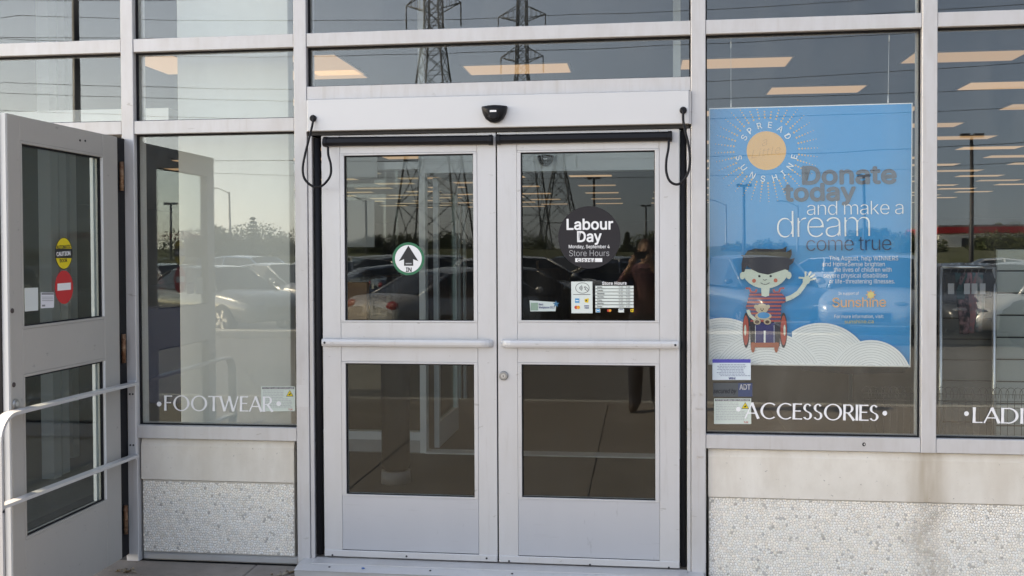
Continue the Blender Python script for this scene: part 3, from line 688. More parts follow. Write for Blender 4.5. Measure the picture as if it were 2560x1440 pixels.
q = onZ(911, 1430, 0); MB().ball((0,0,.005), (.010,.007,.006), 8, 5).build('pebble', mat('rust_pebble', (.35,.16,.07), .9), label='small rust brown stone lying before the left door leaf', cat='stone').location = (q.x, q.y, -.035)
q = onZ(914, 1412, 0.016); MB().ball((0,0,.003), (.010,.005,.004), 8, 5).build('litter_scrap', mat('blue_scrap', (.05,.15,.40), .6), label='tiny blue scrap lying on the threshold of the left door', cat='scrap').location = (q.x, -.125, .010)

# ------------------------------------------------------------------ stickers and signs on the doors and windows
YP = .0285; YW = .0440                                     # just in front of door glass / window glass
GREEN = mat('sign_green', (.012,.16,.075), .5); CHAR = mat('charcoal_vinyl', (.026,.024,.027), .7, spec=.3)
LGREEN = mat('pale_card', (.66,.72,.68), .6); GREYT = mat('light_grey_print', (.40,.40,.41), .6); DGREY = mat('dark_grey_print', (.10,.10,.105), .6)
AMEX = mat('card_blue', (.05,.30,.55), .5); CYEL = mat('card_yellow', (.75,.52,.02), .5); CRED = mat('card_red', (.55,.05,.04), .5); CORA = mat('card_orange', (.80,.33,.03), .5); CNAV = mat('card_navy', (.03,.04,.16), .5)
s = decal('entry_sticker', [circ(1021,647,40,41,48)], GREEN, YP, label='round white sticker with green ring, black up arrow and the word IN', cat='sticker')
decal('disc', [circ(1021,647,33.5,34.5,40)], WHITEV, YP-.0006, s)
decal('arrow', [[(1021,614),(1046,653),(1033,648),(1033,664.5),(1010,664.5),(1010,648),(997,653)]], BLK, YP-.0012, s)
decal('block', [rect(1014,657.5,1029,660.5)], GREYT, YP-.0018, s)
fit_text('lettering', 'IN', (1015,679.5), (1028.5,679.5), 10.5, BLK, YP-.0012, s, offset=.02)
s = decal('holiday_sign', [circ(1473.5,593.5,78,78,72)], CHAR, YP, label='round charcoal Labour Day store hours sign on the right door', cat='sign')
fit_text('lettering', 'Labour', (1417.5,574), (1532,573), 26, WHITEV, YP-.0006, s, offset=.019, space=1.0, ref='L')
fit_text('lettering', 'Day', (1444,604.5), (1503.5,603.5), 26, WHITEV, YP-.0006, s, offset=.019, space=1.0, ref='D')
fit_text('lettering', 'Monday, September 4', (1422,620.5), (1524,620.5), 8.2, WHITEV, YP-.0006, s, offset=.008, ref='M')
fit_text('lettering', 'Store Hours', (1423,640.5), (1523,640), 15, GREYT, YP-.0006, s, offset=-.006, ref='S')
decal('strip', [rect(1438,645.5,1505.5,655)], WHITEV, YP-.0006, s)
hw = [[(1449,648.5),(1446,647.5),(1443.5,650.5),(1446,654),(1450,653)],[(1453.5,644),(1453,655)],[(1462,648.5),(1458.5,648),(1457,651.5),(1460,654.5),(1463,651.5),(1461,648)],[(1471,648),(1467,649),(1470.5,652),(1466.5,654.5)],[(1474,651.5),(1479,650.5),(1476,647.5),(1473.5,651),(1477,654.5),(1480,653)],[(1487.5,649.5),(1483,650),(1483,654),(1487,654),(1486.5,645.5),(1484,643.5)]]
decal('handwriting', [q for ln in hw for q in stroke(ln, 1.5)], BLK, YP-.0012, s)
# contactless card sign
s = decal('payment_sign', [[(1428,704),(1481,703.5),(1481.5,783),(1428.5,783)]], LGREEN, YP, label='white contactless payment card sign on the right door glass', cat='sign')
decal('oval', [q for q in stroke(circ(1456,720,17,13,30)+[circ(1456,720,17,13,30)[0]], 1.2)], DGREY, YP-.0006, s)
decal('waves', [q for r in (4,7,10) for q in stroke(circ(1445.5,720,r,r,8,-.7,.7), 1.3)], BLK, YP-.0007, s)
decal('hand', stroke([(1473,726),(1468,720),(1463,716.5),(1460,717.5),(1464,721),(1462,723.5),(1466,725),(1470,729)], 1.3), DGREY, YP-.0007, s)
decal('small_print', [rect(1433,735.5,1476,737)], DGREY, YP-.0006, s)
def cards(s, pts, k, Y):
    (ax,ay),(bx,by),(cx,cyy),(dx,dy) = pts
    decal('blue_card', [rect(ax-k,ay-k,ax+k,ay+k)], AMEX, Y, s); decal('yellow_card', [[(bx-k,by-k*.7),(bx+k,by-k*1.1),(bx+k*.8,by+k),(bx-k*.8,by+k*.8)]], CYEL, Y, s)
    decal('black_mark', [rect(bx-k*.5,by-k*.4,bx+k*.2,by+k*.3)], BLK, Y-.0005, s); decal('bar', [rect(ax-k*.7,ay-1,ax+k*.7,ay+1)], WHITEV, Y-.0005, s)
    decal('red_ring', [circ(cx-k*.5,cyy,k*.8,k*.8,14)], CRED, Y, s); decal('orange_ring', [circ(cx+k*.5,cyy,k*.8,k*.8,14)], CORA, Y-.0004, s)
    decal('card_stripe', [rect(dx-k*1.1,dy-k*.9,dx+k*1.1,dy-k*.5)], CNAV, Y, s)
cards(s, ((1443,751.5),(1466.5,751.5),(1443,768.5),(1466.5,768.5)), 5.5, YP-.0006)
fit_text('lettering', 'VISA', (1461.5,771.5), (1472,771.5), 4, CNAV, YP-.0006, s, offset=.02, shear=.2)
# store hours
s = empty('store_hours_sign', tuple(onY(1537,740,YP)), 0, 'store hours table with seven white rows on the right door glass', 'sign')
def sp_(o): loc(o, s.location).parent = s; return o
sp_(fit_text('lettering', 'Store Hours', (1505.5,712), (1566,711.5), 7.5, WHITEV, YP-.0006, None, offset=.02, space=1.05))
for k, (dn, hr) in enumerate((('Monday','9:30 - 9:00'),('Tuesday','9:30 - 9:00'),('Wednesday','9:30 - 9:00'),('Thursday','9:30 - 9:00'),('Friday','9:30 - 9:00'),('Saturday','9:30 - 7:00'),('Sunday','11:00 - 6:00'))):
    y = 714.5+k*8.05; row = sp_(decal('hours_row', [rect(1488.3,y,1584,y+6.6)], LGREEN, YP))
    fit_text('lettering', dn, (1493,y+4.9), (1493+len(dn)*2.05,y+4.9), 3.3, BLK, YP-.0006, row, offset=.012)
    fit_text('lettering', hr, (1547,y+4.9), (1575,y+4.9), 3.6, DGREY, YP-.0006, row, offset=.008)
bars_ = sp_(decal('card_strip', [rect(1489,771.5,1500.5,781)], LGREEN, YP)); sp_(decal('card_strip', [rect(1546,771.5,1560,781)], LGREEN, YP))
cards(bars_, ((1495,776.3),(1575+5,776.3),(1523,776.3),(1553,777)), 4.2, YP-.0006)
# workplace award sticker
s = decal('award_sticker', [[(1324,751),(1391,755.5),(1389,778),(1326,778.5)]], mat('pale_green_card', (.50,.58,.56), .6), YP, label='small pale green workplace award sticker with a blue star', cat='sticker')
decal('emblem', [rect(1327,757,1345,776)], mat('sage_print', (.22,.33,.26), .6), YP-.0006, s)
fit_text('lettering', 'Best', (1347,763.5), (1358,763.5), 5, CNAV, YP-.0006, s, offset=.01)
fit_text('lettering', 'Workplaces 2017', (1347,771), (1387,771), 5, CNAV, YP-.0006, s, offset=.01)
decal('star', [[(1390+ (9 if k % 2 == 0 else 3.8)*sin(pi*k/5), 760-(9 if k % 2 == 0 else 3.8)*cos(pi*k/5)) for k in range(10)]], mat('star_blue', (.02,.14,.26), .5), YP-.0009, s)

# window lettering: flared roman capitals drawn from strokes of two weights
def glyph(ch, W=.14, T=.074):
    """returns (width, polygons) for cap height 1"""
    def bar(x0, y0, x1, y1, w): 
        L = math.hypot(x1-x0, y1-y0); nx, ny = -(y1-y0)/L*w/2, (x1-x0)/L*w/2
        return [(x0+nx*1.12,y0+ny*1.12),((x0+x1)/2+nx*.86,(y0+y1)/2+ny*.86),(x1+nx*1.12,y1+ny*1.12),(x1-nx*1.12,y1-ny*1.12),((x0+x1)/2-nx*.86,(y0+y1)/2-ny*.86),(x0-nx*1.12,y0-ny*1.12)]
    def ring(cx, cyy, rx, ry, a0, a1, n=22, flare=False):
        qs = []
        for k in range(n):
            P = []
            for a in (a0+(a1-a0)*k/n, a0+(a1-a0)*(k+1)/n):
                wd = T+(W-T)*abs(cos(a))**1.3
                P.append(((cx+(rx+wd/2)*cos(a), cyy+(ry+T/2)*sin(a)), (cx+(rx-wd/2)*cos(a), cyy+(ry-T/2)*sin(a))))
            qs.append([P[0][0],P[1][0],P[1][1],P[0][1]])
        return qs
    t2 = T/2
    if ch == 'F': return .52, [bar(.07,0,.07,1,W), bar(.1,1-t2,.48,1-t2,T), bar(.1,.53,.42,.53,T)]
    if ch == 'E': return .54, [bar(.07,0,.07,1,W), bar(.1,1-t2,.50,1-t2,T), bar(.1,.53,.44,.53,T), bar(.1,t2,.52,t2,T)]
    if ch == 'L': return .50, [bar(.07,0,.07,1,W), bar(.1,t2,.48,t2,T)]
    if ch == 'I': return .20, [bar(.08,0,.08,1,W)]
    if ch == 'T': return .68, [bar(.34,0,.34,.97,W), bar(.0,1-t2,.68,1-t2,T)]
    if ch == 'O': return 1.06, ring(.52,.5,.43,.485,0,2*pi,36)
    if ch == 'C': return .88, ring(.52,.5,.43,.485,.85,2*pi-.85,28)
    if ch == 'D': return .90, [bar(.07,0,.07,1,W), bar(.1,1-t2,.34,1-t2,T), bar(.1,t2,.34,t2,T)] + ring(.34,.5,.43,.472,-pi/2,pi/2,20)
    if ch == 'A': return .84, [bar(.045,0,.42,1,T), bar(.40,1,.77,0,W), bar(.18,.34,.64,.34,T)]
    if ch == 'W': return 1.22, [bar(.05,1,.32,0,W), bar(.32,0,.60,1,T), bar(.58,1,.85,0,W), bar(.85,0,1.13,1,T)]
    if ch == 'R': return .66, [bar(.07,0,.07,1,W), bar(.1,1-t2,.30,1-t2,T), bar(.1,.47,.30,.47,T), bar(.28,.48,.60,0,W*.95)] + ring(.30,.735,.19,.24,-pi/2,pi/2,14)
    if ch == 'S': return .56, ring(.26,.745,.165,.225,.5,1.5*pi,16) + ring(.26,.255,.185,.225,-pi/2-.0,.5*pi,14) + ring(.26,.255,.19,.225,-pi+.45,-pi/2,8)
    return .3, []
def window_word(word, p0, p1, h, Y, label, bullets):
    polys = []; x = 0
    for ch in word:
        wdt, ps = glyph(ch); polys += [[(x+a, b) for a, b in p] for p in ps]; x += wdt*1.02
    x1 = max(a for p in polys for a, _ in p); x0 = min(a for p in polys for a, _ in p)
    ux, uy = p1[0]-p0[0], p1[1]-p0[1]; L = math.hypot(ux, uy)
    out = [[(p0[0]+ux*(a-x0)/(x1-x0)+uy/L*b*h, p0[1]+uy*(a-x0)/(x1-x0)-ux/L*b*h) for a, b in p] for p in polys]
    me = bpy.data.meshes.new('window_lettering'); vs = []; fs = []
    for p in out + [circ(cx, cyy, 6, 6, 18) for cx, cyy in bullets]:
        k = len(vs); vs += [tuple(onY(a, b, Y)) for a, b in p]; fs.append(list(range(k, k+len(p))))
    # overlapping strokes step forward a hair so that no two faces share a plane
    k = 0
    for i, f in enumerate(fs):
        for j in f: vs[j] = (vs[j][0], vs[j][1]-.00012*(i % 9), vs[j][2])
    me.from_pydata(vs, [], fs); me.materials.append(WHITEV); me.update()
    return link('window_lettering', me, None, label=label, cat='lettering', group='white department names on the glass')
window_word('FOOTWEAR', (410,1026.5), (684,1029.5), 38, YW, 'white word FOOTWEAR between two dots on the narrow left window', [(398,1010),(697,1009)])
window_word('ACCESSORIES', (1861,1046), (2196,1052.5), 40, YW, 'white word ACCESSORIES between two dots under the blue poster', [(1846,1023),(2212,1033)])
window_word('LADIES', (2431,1057), (2616,1060.6), 39, YW, 'white word beginning LADI at the right edge of the picture', [(2416,1034),(2632,1039)])
def camera_notice(x0, y0, x1, y1, label, Y):
    W_, H_ = x1-x0, y1-y0
    s = decal('surveillance_notice', [rect(x0,y0,x1,y1)], mat('notice_card', (.58,.65,.58), .6), Y, label=label, cat='notice', group='video surveillance notices')
    decal('heading', [rect(x0+W_*.03,y0+H_*.03,x1-W_*.03,y0+H_*.11)], DGREY, Y-.0006, s)
    fit_text('lettering', 'THIS STORE IS UNDER VIDEO SURVEILLANCE', (x0+W_*.05,y0+H_*.10), (x1-W_*.05,y0+H_*.10), H_*.055, WHITEV, Y-.0011, s)
    ln = []
    for k in range(11):
        yy = y0+H_*(.17+k*.065); xe = x0+W_*(.66 if k < 5 else random.uniform(.8,.95)); x = x0+W_*.05
        while x < xe-3:
            wl = random.uniform(3,9); ln.append(rect(x,yy,min(x+wl,xe),yy+H_*.022)); x += wl+1.6
    decal('print', ln, GREYT, Y-.0006, s)
    tx, ty, k = x0+W_*.84, y0+H_*.29, H_*.14
    tri = lambda k: [(tx,ty-k),(tx+k*1.08,ty+k*.82),(tx-k*1.08,ty+k*.82)]
    t = decal('warning_triangle', [tri(k)], BLK, Y-.0007, s); decal('triangle_face', [tri(k*.82)], YEL, Y-.0012, s)
    decal('camera_symbol', [[(tx-k*.4,ty+k*.25),(tx+k*.2,ty-k*.15),(tx+k*.4,ty+k*.1),(tx-k*.1,ty+k*.5)]], BLK, Y-.0017, s)
    fit_text('lettering', 'TJX', (x1-W_*.20,y1-H_*.04), (x1-W_*.08,y1-H_*.04), H_*.06, CRED, Y-.0006, s, offset=.02)
camera_notice(653, 966, 738, 1028, 'pale surveillance notice with yellow triangle behind the word FOOTWEAR', YW+.0010)
camera_notice(1785, 996, 1878, 1060, 'pale surveillance notice with yellow triangle at the start of ACCESSORIES', YW+.0010)
PUR = mat('violet_print', (.07,.07,.36), .6)
s = decal('contest_notice', [rect(1781,898,1877,950)], mat('bluish_card', (.58,.66,.70), .6), YW, label='pale blue prize notice with violet top stripe below the poster', cat='notice')
decal('stripe', [rect(1781,898,1876.5,907)], PUR, YW-.0006, s)
ln = []
for k in range(8):
    yy = 911+k*3.9; a = 1795+random.uniform(-6,8); b = 1865+random.uniform(-8,6); x = a
    while x < b: wl = random.uniform(3,8); ln.append(rect(x,yy,x+wl,yy+1.7)); x += wl+1.4
decal('print', ln, mat('slate_print', (.22,.26,.36), .6), YW-.0006, s)
fit_text('lettering', 'Win!', (1822,948.5), (1838,948.5), 5.5, CNAV, YW-.0006, s, offset=.03)
s = decal('alarm_sticker', [rect(1783,957,1881,992)], mat('smoke_grey_film', (.075,.085,.09), .6), YW, label='dark grey security alarm sticker between two pale notices', cat='sticker')
decal('logo_field', [rect(1845.5,957.5,1881,991.5)], mat('alarm_blue', (.05,.07,.14), .5), YW-.0006, s)
fit_text('lettering', 'ADT', (1849,974), (1876,974), 13, GREYT, YW-.0012, s, offset=.022)
fit_text('lettering', 'secured by', (1783.5,983), (1841,983), 11, mat('film_lettering', (.02,.022,.028), .6), YW-.0006, s, offset=.015, shear=.25, ref='d')
# ------------------------------------------------------------------ hanging charity poster inside the window
YPO = .105
PO = empty('charity_poster', tuple(onY(2027,590,YPO)), 0, 'large blue poster about a children charity hanging inside the window', 'poster')
def po(o): loc(o, PO.location).parent = PO; return o
PBLUE = mat('poster_blue', (.008,.285,.62), .55, noise=((3,3,3), .2, (.007,.27,.585)))
PWH = mat('poster_white', (.86,.87,.87), .6); PORA = mat('poster_orange', (.80,.47,.16), .6); PGREY = mat('poster_grey', (.085,.09,.115), .6); PNAV = mat('poster_navy', (.015,.025,.09), .6)
PDOR = mat('poster_deep_orange', (.66,.33,.10), .6); PRED = mat('poster_red', (.50,.07,.05), .6); PSKIN = mat('poster_pale_skin', (.66,.72,.62), .6); PHAIR = mat('poster_hair', (.02,.018,.03), .6); PBEI = mat('poster_beige', (.60,.48,.34), .6); PIND = mat('poster_indigo', (.03,.03,.16), .6); PLINE = mat('poster_line_grey', (.36,.38,.40), .6); PYEL = mat('poster_yellow', (.70,.55,.10), .6)
TLc, TRc, BLc, BRc = (1772.5,270.5), (2281.5,257), (1771,912), (2276.5,918)
bd = [onY(*p, YPO) for p in (TLc, TRc, BRc, BLc)]
brd = MB().add([tuple(v) for v in bd]+[(v.x, YPO+.006, v.z) for v in bd], [(0,1,2,3),(7,6,5,4),(0,4,5,1),(1,5,6,2),(2,6,7,3),(3,7,4,0)])
po(brd.build('board', PWH))
L_ = [0]
def art(name, polys, m, z6=False, lay=None):
    if lay is None: L_[0] += 1; lay = L_[0]
    if z6: polys = [[(1740+x/3, 460+y/3) for x, y in p] for p in polys]
    return po(decal(name, polys, m, YPO-.0012-.00045*lay))
def ptext(body, p0, p1, h, m, **kw):
    L_[0] += 1; return po(fit_text('lettering', body, p0, p1, h, m, YPO-.0012-.00045*L_[0], None, **kw))
art('field', [[(1775,273),(2279,259.5),(2274,915),(1773.5,909)]], PBLUE)
# rays of dots and the sun
dots = []
for k in range(36):
    a = 2*pi*k/36+.05
    for j in range(7):
        r = 82+j*7.6; x, y = 1916+r*cos(a), 376-r*sin(a)
        if y > 273 and x > 1778: dots.append(circ(x, y, 2.5-.24*j, None, 7))
art('ray_dots', dots, PORA)
art('sun_disc', [circ(1916,376.5,49.5,48.5,48)], mat('poster_sun', (.86,.46,.15), .6))
ptext('a', (1906,366), (1921,362), 15, PDOR, shear=.35, ref='a', offset=-.01)
ptext('Little', (1879,396), (1953,382), 19, PDOR, shear=.4, offset=-.012, space=1.1)
L_[0] += 1
def ring_word(word, angs, r, flip):
    ps = []
    for ch, a in zip(word, angs):
        v, f = text_data(ch, .005); x0 = min(x for x, _ in v); x1 = max(x for x, _ in v); h = .73; a = radians(a); k = 21.5/h
        for fc in f:
            q = []
            for i in fc:
                u = (v[i][0]-(x0+x1)/2)*k; t = (v[i][1]-h/2)*k
                if flip: rr = r-t; aa = a; q.append((1916+rr*cos(aa)-u*sin(aa)*1, 376-rr*sin(aa)-u*cos(aa)*1))
                else: rr = r+t; q.append((1916+rr*cos(a)+u*sin(a), 376-rr*sin(a)+u*cos(a)))
            ps.append(q)
    art('ring_lettering', ps, PWH)
ring_word('SPREAD', (150,130,106,82,57,33.5), 67.5, False)
ring_word('SUNSHINE', (195,217,241,263,287,306.5,326,347), 68, True)
ptext('Donate', (2007.5,460), (2239.5,457), 43, PGREY, offset=.027, space=1.0, ref='D')
ptext('today', (1962,502), (2138,499), 41, PGREY, offset=.027, space=1.0, ref='d')
ptext('and make a', (2017.5,538), (2258.5,535.5), 34, PWH, offset=-.012, space=.92, ref='d')
ptext('dream', (1943,595), (2175,592), 66, PWH, offset=-.016, space=.88, ref='d')
ptext('come true', (2016,627.5), (2228.5,625.5), 26, PNAV, offset=-.011, space=.92, ref='x')
for b, x0, x1, y in (('This August, help WINNERS',2073,2245.5,651),('and HomeSense brighten',2055.5,2212,665.5),('the lives of children with',2084,2229,679.5),('severe physical disabilities',2059,2219,694),('or life-threatening illnesses.',2073,2237,708.5)):
    ptext(b, (x0,y), (x1,y), 11, PWH, ref='h', offset=-.001)
ptext('In support of', (2096.5,737.5), (2147,737), 7.5, PWH, ref='I')
ptext('Sunshine', (2081,768), (2215,766.5), 24, PDOR, ref='S', offset=.004, space=.95)
art('small_sun', [[(2177+(13.5 if k % 2 == 0 else 8)*cos(2*pi*k/16), 737-(13.5 if k % 2 == 0 else 8)*sin(2*pi*k/16)) for k in range(16)]], PDOR)
art('small_sun', [circ(2177,737,7.5,7.5,18)], PYEL)
ptext('For more information, visit:', (2086,795.5), (2209,795), 8.5, PWH, ref='F')
ptext('sunshine.ca', (2111.5,808.5), (2184,808), 9, PYEL, ref='h')
# ringed white hills
def hill(cx, cyy, R_, x0, x1, bot=1372):
    def top(r, x): return cyy-sqrt(max(r*r-(x-cx)**2, 0))
    n = 40; a, b = max(x0, cx-R_), min(x1, cx+R_)
    xs = [a+(b-a)*k/n for k in range(n+1)]; bf = lambda x: 1350+(x-100)*.0115; up = [(x, min(top(R_, x), bf(x))) for x in xs]
    art('hill', [up+[(xs[-1],bf(xs[-1])),(xs[0],bf(xs[0]))]], PWH, True)
    arcs = []
    r = R_-16
    while r > 12:
        pts = []
        for k in range(37):
            t = pi-pi*k/36; x = cx+r*cos(t); y = cyy-r*sin(t)
            if y < bf(x)-1 and x0+2 < x < x1-2: pts.append((x, y))
            else:
                if len(pts) > 1: arcs += stroke(pts, 2.3)
                pts = []
        if len(pts) > 1: arcs += stroke(pts, 2.3)
        r -= 19
    art('hill_rings', arcs, PLINE, True)
hill(200, 1365, 362, 100, 420, 1352); hill(935, 1430, 388, 720, 1270, 1366); hill(530, 1560, 452, 102, 965, 1356); hill(1312, 1478, 308, 1008, 1604, 1366)
# illustration: a child waving from a wheelchair with a teddy bear
art('wheel', [circ(376,1097,26,133,24), circ(656,1097,28,133,24)], PHAIR, True)
art('wheel', [circ(374,1097,21,112,24), circ(657,1097,23,112,24)], PRED, True)
art('wheel', [circ(369,1097,8,42,14), circ(664,1097,8,42,14)], PSKIN, True)
art('chair_handles', [q for q in stroke([(372,782),(402,782),(412,812),(450,812),(452,790)], 14)+stroke([(662,782),(632,782),(622,812),(585,812),(583,790)], 14)], PRED, True)
art('seat', [[(400,960),(635,960),(628,1215),(410,1215)]], PHAIR, True)
art('trousers', [[(445,1040),(590,1040),(594,1200),(442,1200)]], PIND, True)
art('lacing', [rect(508,1100,522,1200), rect(444,1060,447,1195), rect(584,1060,587,1195)], PWH, True)
art('footrest', [rect(412,1190,622,1226), circ(427,1225,15,40,16), circ(602,1225,15,40,16)], mat('poster_rust', (.42,.10,.05), .6), True)
art('arm', [q for q in stroke([(660,868),(715,850),(768,815),(805,765),(830,722)], 34)]+[circ(828,722,28,30,16)]+[q for a, b in (((812,705),(770,702)),((822,700),(822,655)),((836,700),(862,655)),((846,708),(890,678)),((848,722),(900,708))) for q in stroke([a,b], 13)], PSKIN, True)
torso = [(405,815),(640,815),(672,850),(674,885),(640,900),(634,1035),(408,1035),(412,940),(372,935),(388,870)]
art('shirt', [torso], PIND, True)
def clip_band(poly, y0, y1):
    xs = []
    for yy in (y0, y1):
        c_ = sorted(x0+(x1-x0)*(yy-ya)/(yb-ya) for (x0,ya),(x1,yb) in zip(poly, poly[1:]+poly[:1]) if (ya-yy)*(yb-yy) < 0); xs.append((c_[0], c_[-1]))
    return [(xs[0][0],y0),(xs[0][1],y0),(xs[1][1],y1),(xs[1][0],y1)]
art('shirt_stripes', [clip_band(torso, y, y+13) for y in range(824, 1024, 28)], PRED, True)
art('arm', stroke([(388,945),(404,985),(445,1018)], 24)+[[(488,775),(552,775),(548,838),(520,846),(492,838)]], PSKIN, True)
art('bear', [circ(495,935,47,38,20), circ(450,920,15,15,12), circ(540,920,15,15,12), circ(505,990,62,28,18), circ(458,1033,28,22,14), circ(535,1033,28,22,14)], PBEI, True)
art('bear_shirt', [circ(507,985,46,24,16)], PBLUE, True)
art('bear_face', [circ(486,938,5,5,8), circ(505,938,5,5,8), circ(495,950,8,5,8), circ(458,1034,16,13,10), circ(535,1034,16,13,10)], mat('poster_brown', (.10,.05,.035), .6), True)
face = [(350,640)]+[(520+172*cos(a), 645+138*sin(a)) for a in [pi-pi*k/22 for k in range(23)]]+[(690,640)]
art('face', [face, circ(348,688,20,28,14), circ(696,685,20,28,14)], PSKIN, True)
art('hair', [[(343,660),(341,600),(352,545),(334,532),(364,534),(388,500),(440,484),(520,487),(600,490),(650,486),(681,466),(674,512),(716,488),(719,530),(702,565),(741,556),(727,592),(700,612),(694,650),(668,640),(600,662),(540,680),(470,666),(420,642),(380,612),(362,660)]], PHAIR, True)
art('eyes', [circ(475,691,9,9,12), circ(560,691,9,9,12)]+stroke([(502,714),(510,721),(522,721),(530,714)], 4)+stroke([(484,740),(500,750),(517,753),(535,750),(551,740)], 4), PHAIR, True)
art('cheeks', [circ(435,726,15,15,14), circ(597,723,15,15,14)], mat('poster_cheek', (.62,.14,.08), .6), True)
# hanging wires
for x0, y0, x1, y1 in ((1827,95,1827.5,268),(2223,78,2220,257)):
    a, b = onY(x0, y0, YPO+.003), onY(x1, y1, YPO+.003)
    po(MB().tube([a, b], .0009, 5).build('wire', WHITEV)); po(MB().tube([a-Vector((0,0,.05)), a-Vector((0,0,.018))], [.002,.004], 8).build('hook', WHITEV)); po(MB().tube([b, b+Vector((0,0,.035))], [.004,.0015], 8).build('hook', WHITEV))

# ------------------------------------------------------------------ inside the store
FLOOR = mat('dark_entrance_mat', (.030,.028,.026), .9, noise=((3,3,3), .5, (.04,.036,.032)))
TILE = mat('store_floor', (.07,.065,.058), .5, noise=((1,1,1), .4, (.05,.046,.042)))
CEIL = mat('store_ceiling', (.22,.22,.23), .9)
WALLI = mat('store_wall', (.20,.195,.19), .8)
INAL = mat('inner_frame_aluminium', (.72,.75,.74), .45, .1)
MB().box(-24, 28, .27, 68, -.05, .002).build('store_floor', TILE, kind='structure')
MB().add([(-3.6,.28,.006),(.24,.28,.006),(.24,2.74,.006),(-3.6,2.74,.006)], [(0,1,2,3)]).build('entrance_mat', FLOOR, label='dark mat covering the vestibule floor behind the doors', cat='mat')
MB().box(-24, 28, .42, 68, 3.70, 3.78).build('ceiling', CEIL, kind='structure')
MB().box(-24, 28, 68, 68.2, 0, 4.5).build('back_wall', WALLI, kind='structure')
MB().box(-24.2, -24, .4, 68, 0, 4.5).build('wall_left', WALLI, kind='structure'); MB().box(28, 28.2, .4, 68, 0, 4.5).build('wall_right', WALLI, kind='structure')
# ceiling troffers in a staggered grid
LENS = mat('lit_troffer_lens', (.8,.75,.65), .5, emit=((1.0,.69,.46), .2))
n_ = LENS.node_tree; oi = n_.nodes.new('ShaderNodeObjectInfo'); mr_ = n_.nodes.new('ShaderNodeMapRange'); mr_.inputs[3].default_value = .11; mr_.inputs[4].default_value = .17
n_.links.new(oi.outputs['Random'], mr_.inputs[0]); n_.links.new(mr_.outputs[0], n_.nodes['Principled BSDF'].inputs['Emission Strength'])
RIM = mat('troffer_rim', (.5,.5,.5), .6)
tm = MB().box(-.61,.61,-.30,.30,-.012,.0,1); tm.box(-.585,.585,-.275,.275,-.018,-.0121,0)
tme = tm.mesh('ceiling_light', [LENS, RIM]); nl = 0
for r in range(0, 18):
    for k in range(-11, 9):
        if (r+k) % 2 == 0 or (k in (-2, -4) and r > 1): continue
        X = 1.65+1.22*k+.61; Y = 6.5+2.08*r
        u = RIGHT.dot(Vector((X, Y, 3.68))-CAM)/FWD.dot(Vector((X, Y, 3.68))-CAM)*F_PX+1280
        if u < 330 or u > 2640: continue
        if -24 < X < 28:
            o = link('ceiling_light', tme, None, label='warm rectangular ceiling light in the staggered rows inside the store', cat='ceiling light', group='store ceiling lights'); o.location = (X, Y, 3.699); nl += 1
def screen(p):
    v = Vector(p)-CAM; z = v.dot(FWD); return 1280+F_PX*v.dot(RIGHT)/z, CY+F_PX*v.dot(DOWN)/z
ORD = ['first','second','third','fourth','fifth','sixth','seventh','eighth','ninth','tenth']
zones = {'right-hand window by the clothes': (2360,2560,70,470), 'window above the blue poster': (1790,2290,90,250), 'strip of glass above the double doors': (790,1710,125,205)}
for zn, (xa_, xb_, ya_, yb_) in zones.items():
    c_ = sorted((screen(o.location)[1], screen(o.location)[0], o.name) for o in bpy.data.objects if o.name.startswith('ceiling_light') and xa_ < screen(o.location)[0] < xb_ and ya_ < screen(o.location)[1] < yb_)
    for i, (yy, xx, nm_) in enumerate(c_[:10]): bpy.data.objects[nm_]['label'] = 'warm ceiling light, %s from the top in the %s' % (ORD[i], zn)
# two lengthwise lights over the vestibule side
for X, Y, lb in ((-3.50,5.95,'wide slanting light panel seen in the left end of the strip above the doors'),(-5.2,5.6,'slanting light panel seen in the narrow pane above the open door side')):
    o = link('ceiling_light', tme, None, label=lb, cat='ceiling light', group='store ceiling lights'); o.location = (X, Y, 3.699); o.rotation_euler = (0,0,pi/2)
# inner vestibule screen, same door spacing as outside
IV = empty('inner_screen', (-.72,2.8,0), 0, 'pale inner vestibule screen with an open doorway behind the glass doors', 'glazed screen')
def iv(o): loc(o, IV.location).parent = IV; return o
for x0, x1 in ((-1.74,-1.69),(.245,.30),(-3.70,-3.64),(-2.72,-2.66)): iv(MB().box(x0, x1, 2.78, 2.88, 0, 3.69).build('mullion', INAL))
iv(MB().box(-1.688, .243, 2.76, 2.90, 2.216, 2.40).build('header', mat('inner_header_white', (.80,.83,.82), .5)))
for a, b in ((-3.638,-2.722),(-2.658,-1.742)):
    iv(MB().box(a, b, 2.79, 2.87, .10, .165).build('rail', INAL)); iv(MB().box(a, b, 2.79, 2.87, 2.25, 2.31).build('rail', INAL)); iv(MB().box(a, b, 2.82, 2.828, .17, 2.245).build('pane', IPANE))
    iv(MB().box(a, b, 2.79, 2.87, 0.003, .098).build('kick_panel', KERBM))
iv(MB().box(-1.69, .245, 2.74, 2.90, .003, .014).build('threshold', INAL))
s2 = empty('motion_sensor', (-.73,2.76,2.300), 0, 'second dark motion sensor seen through the right door glass', 'sensor'); sensor_body(s2)
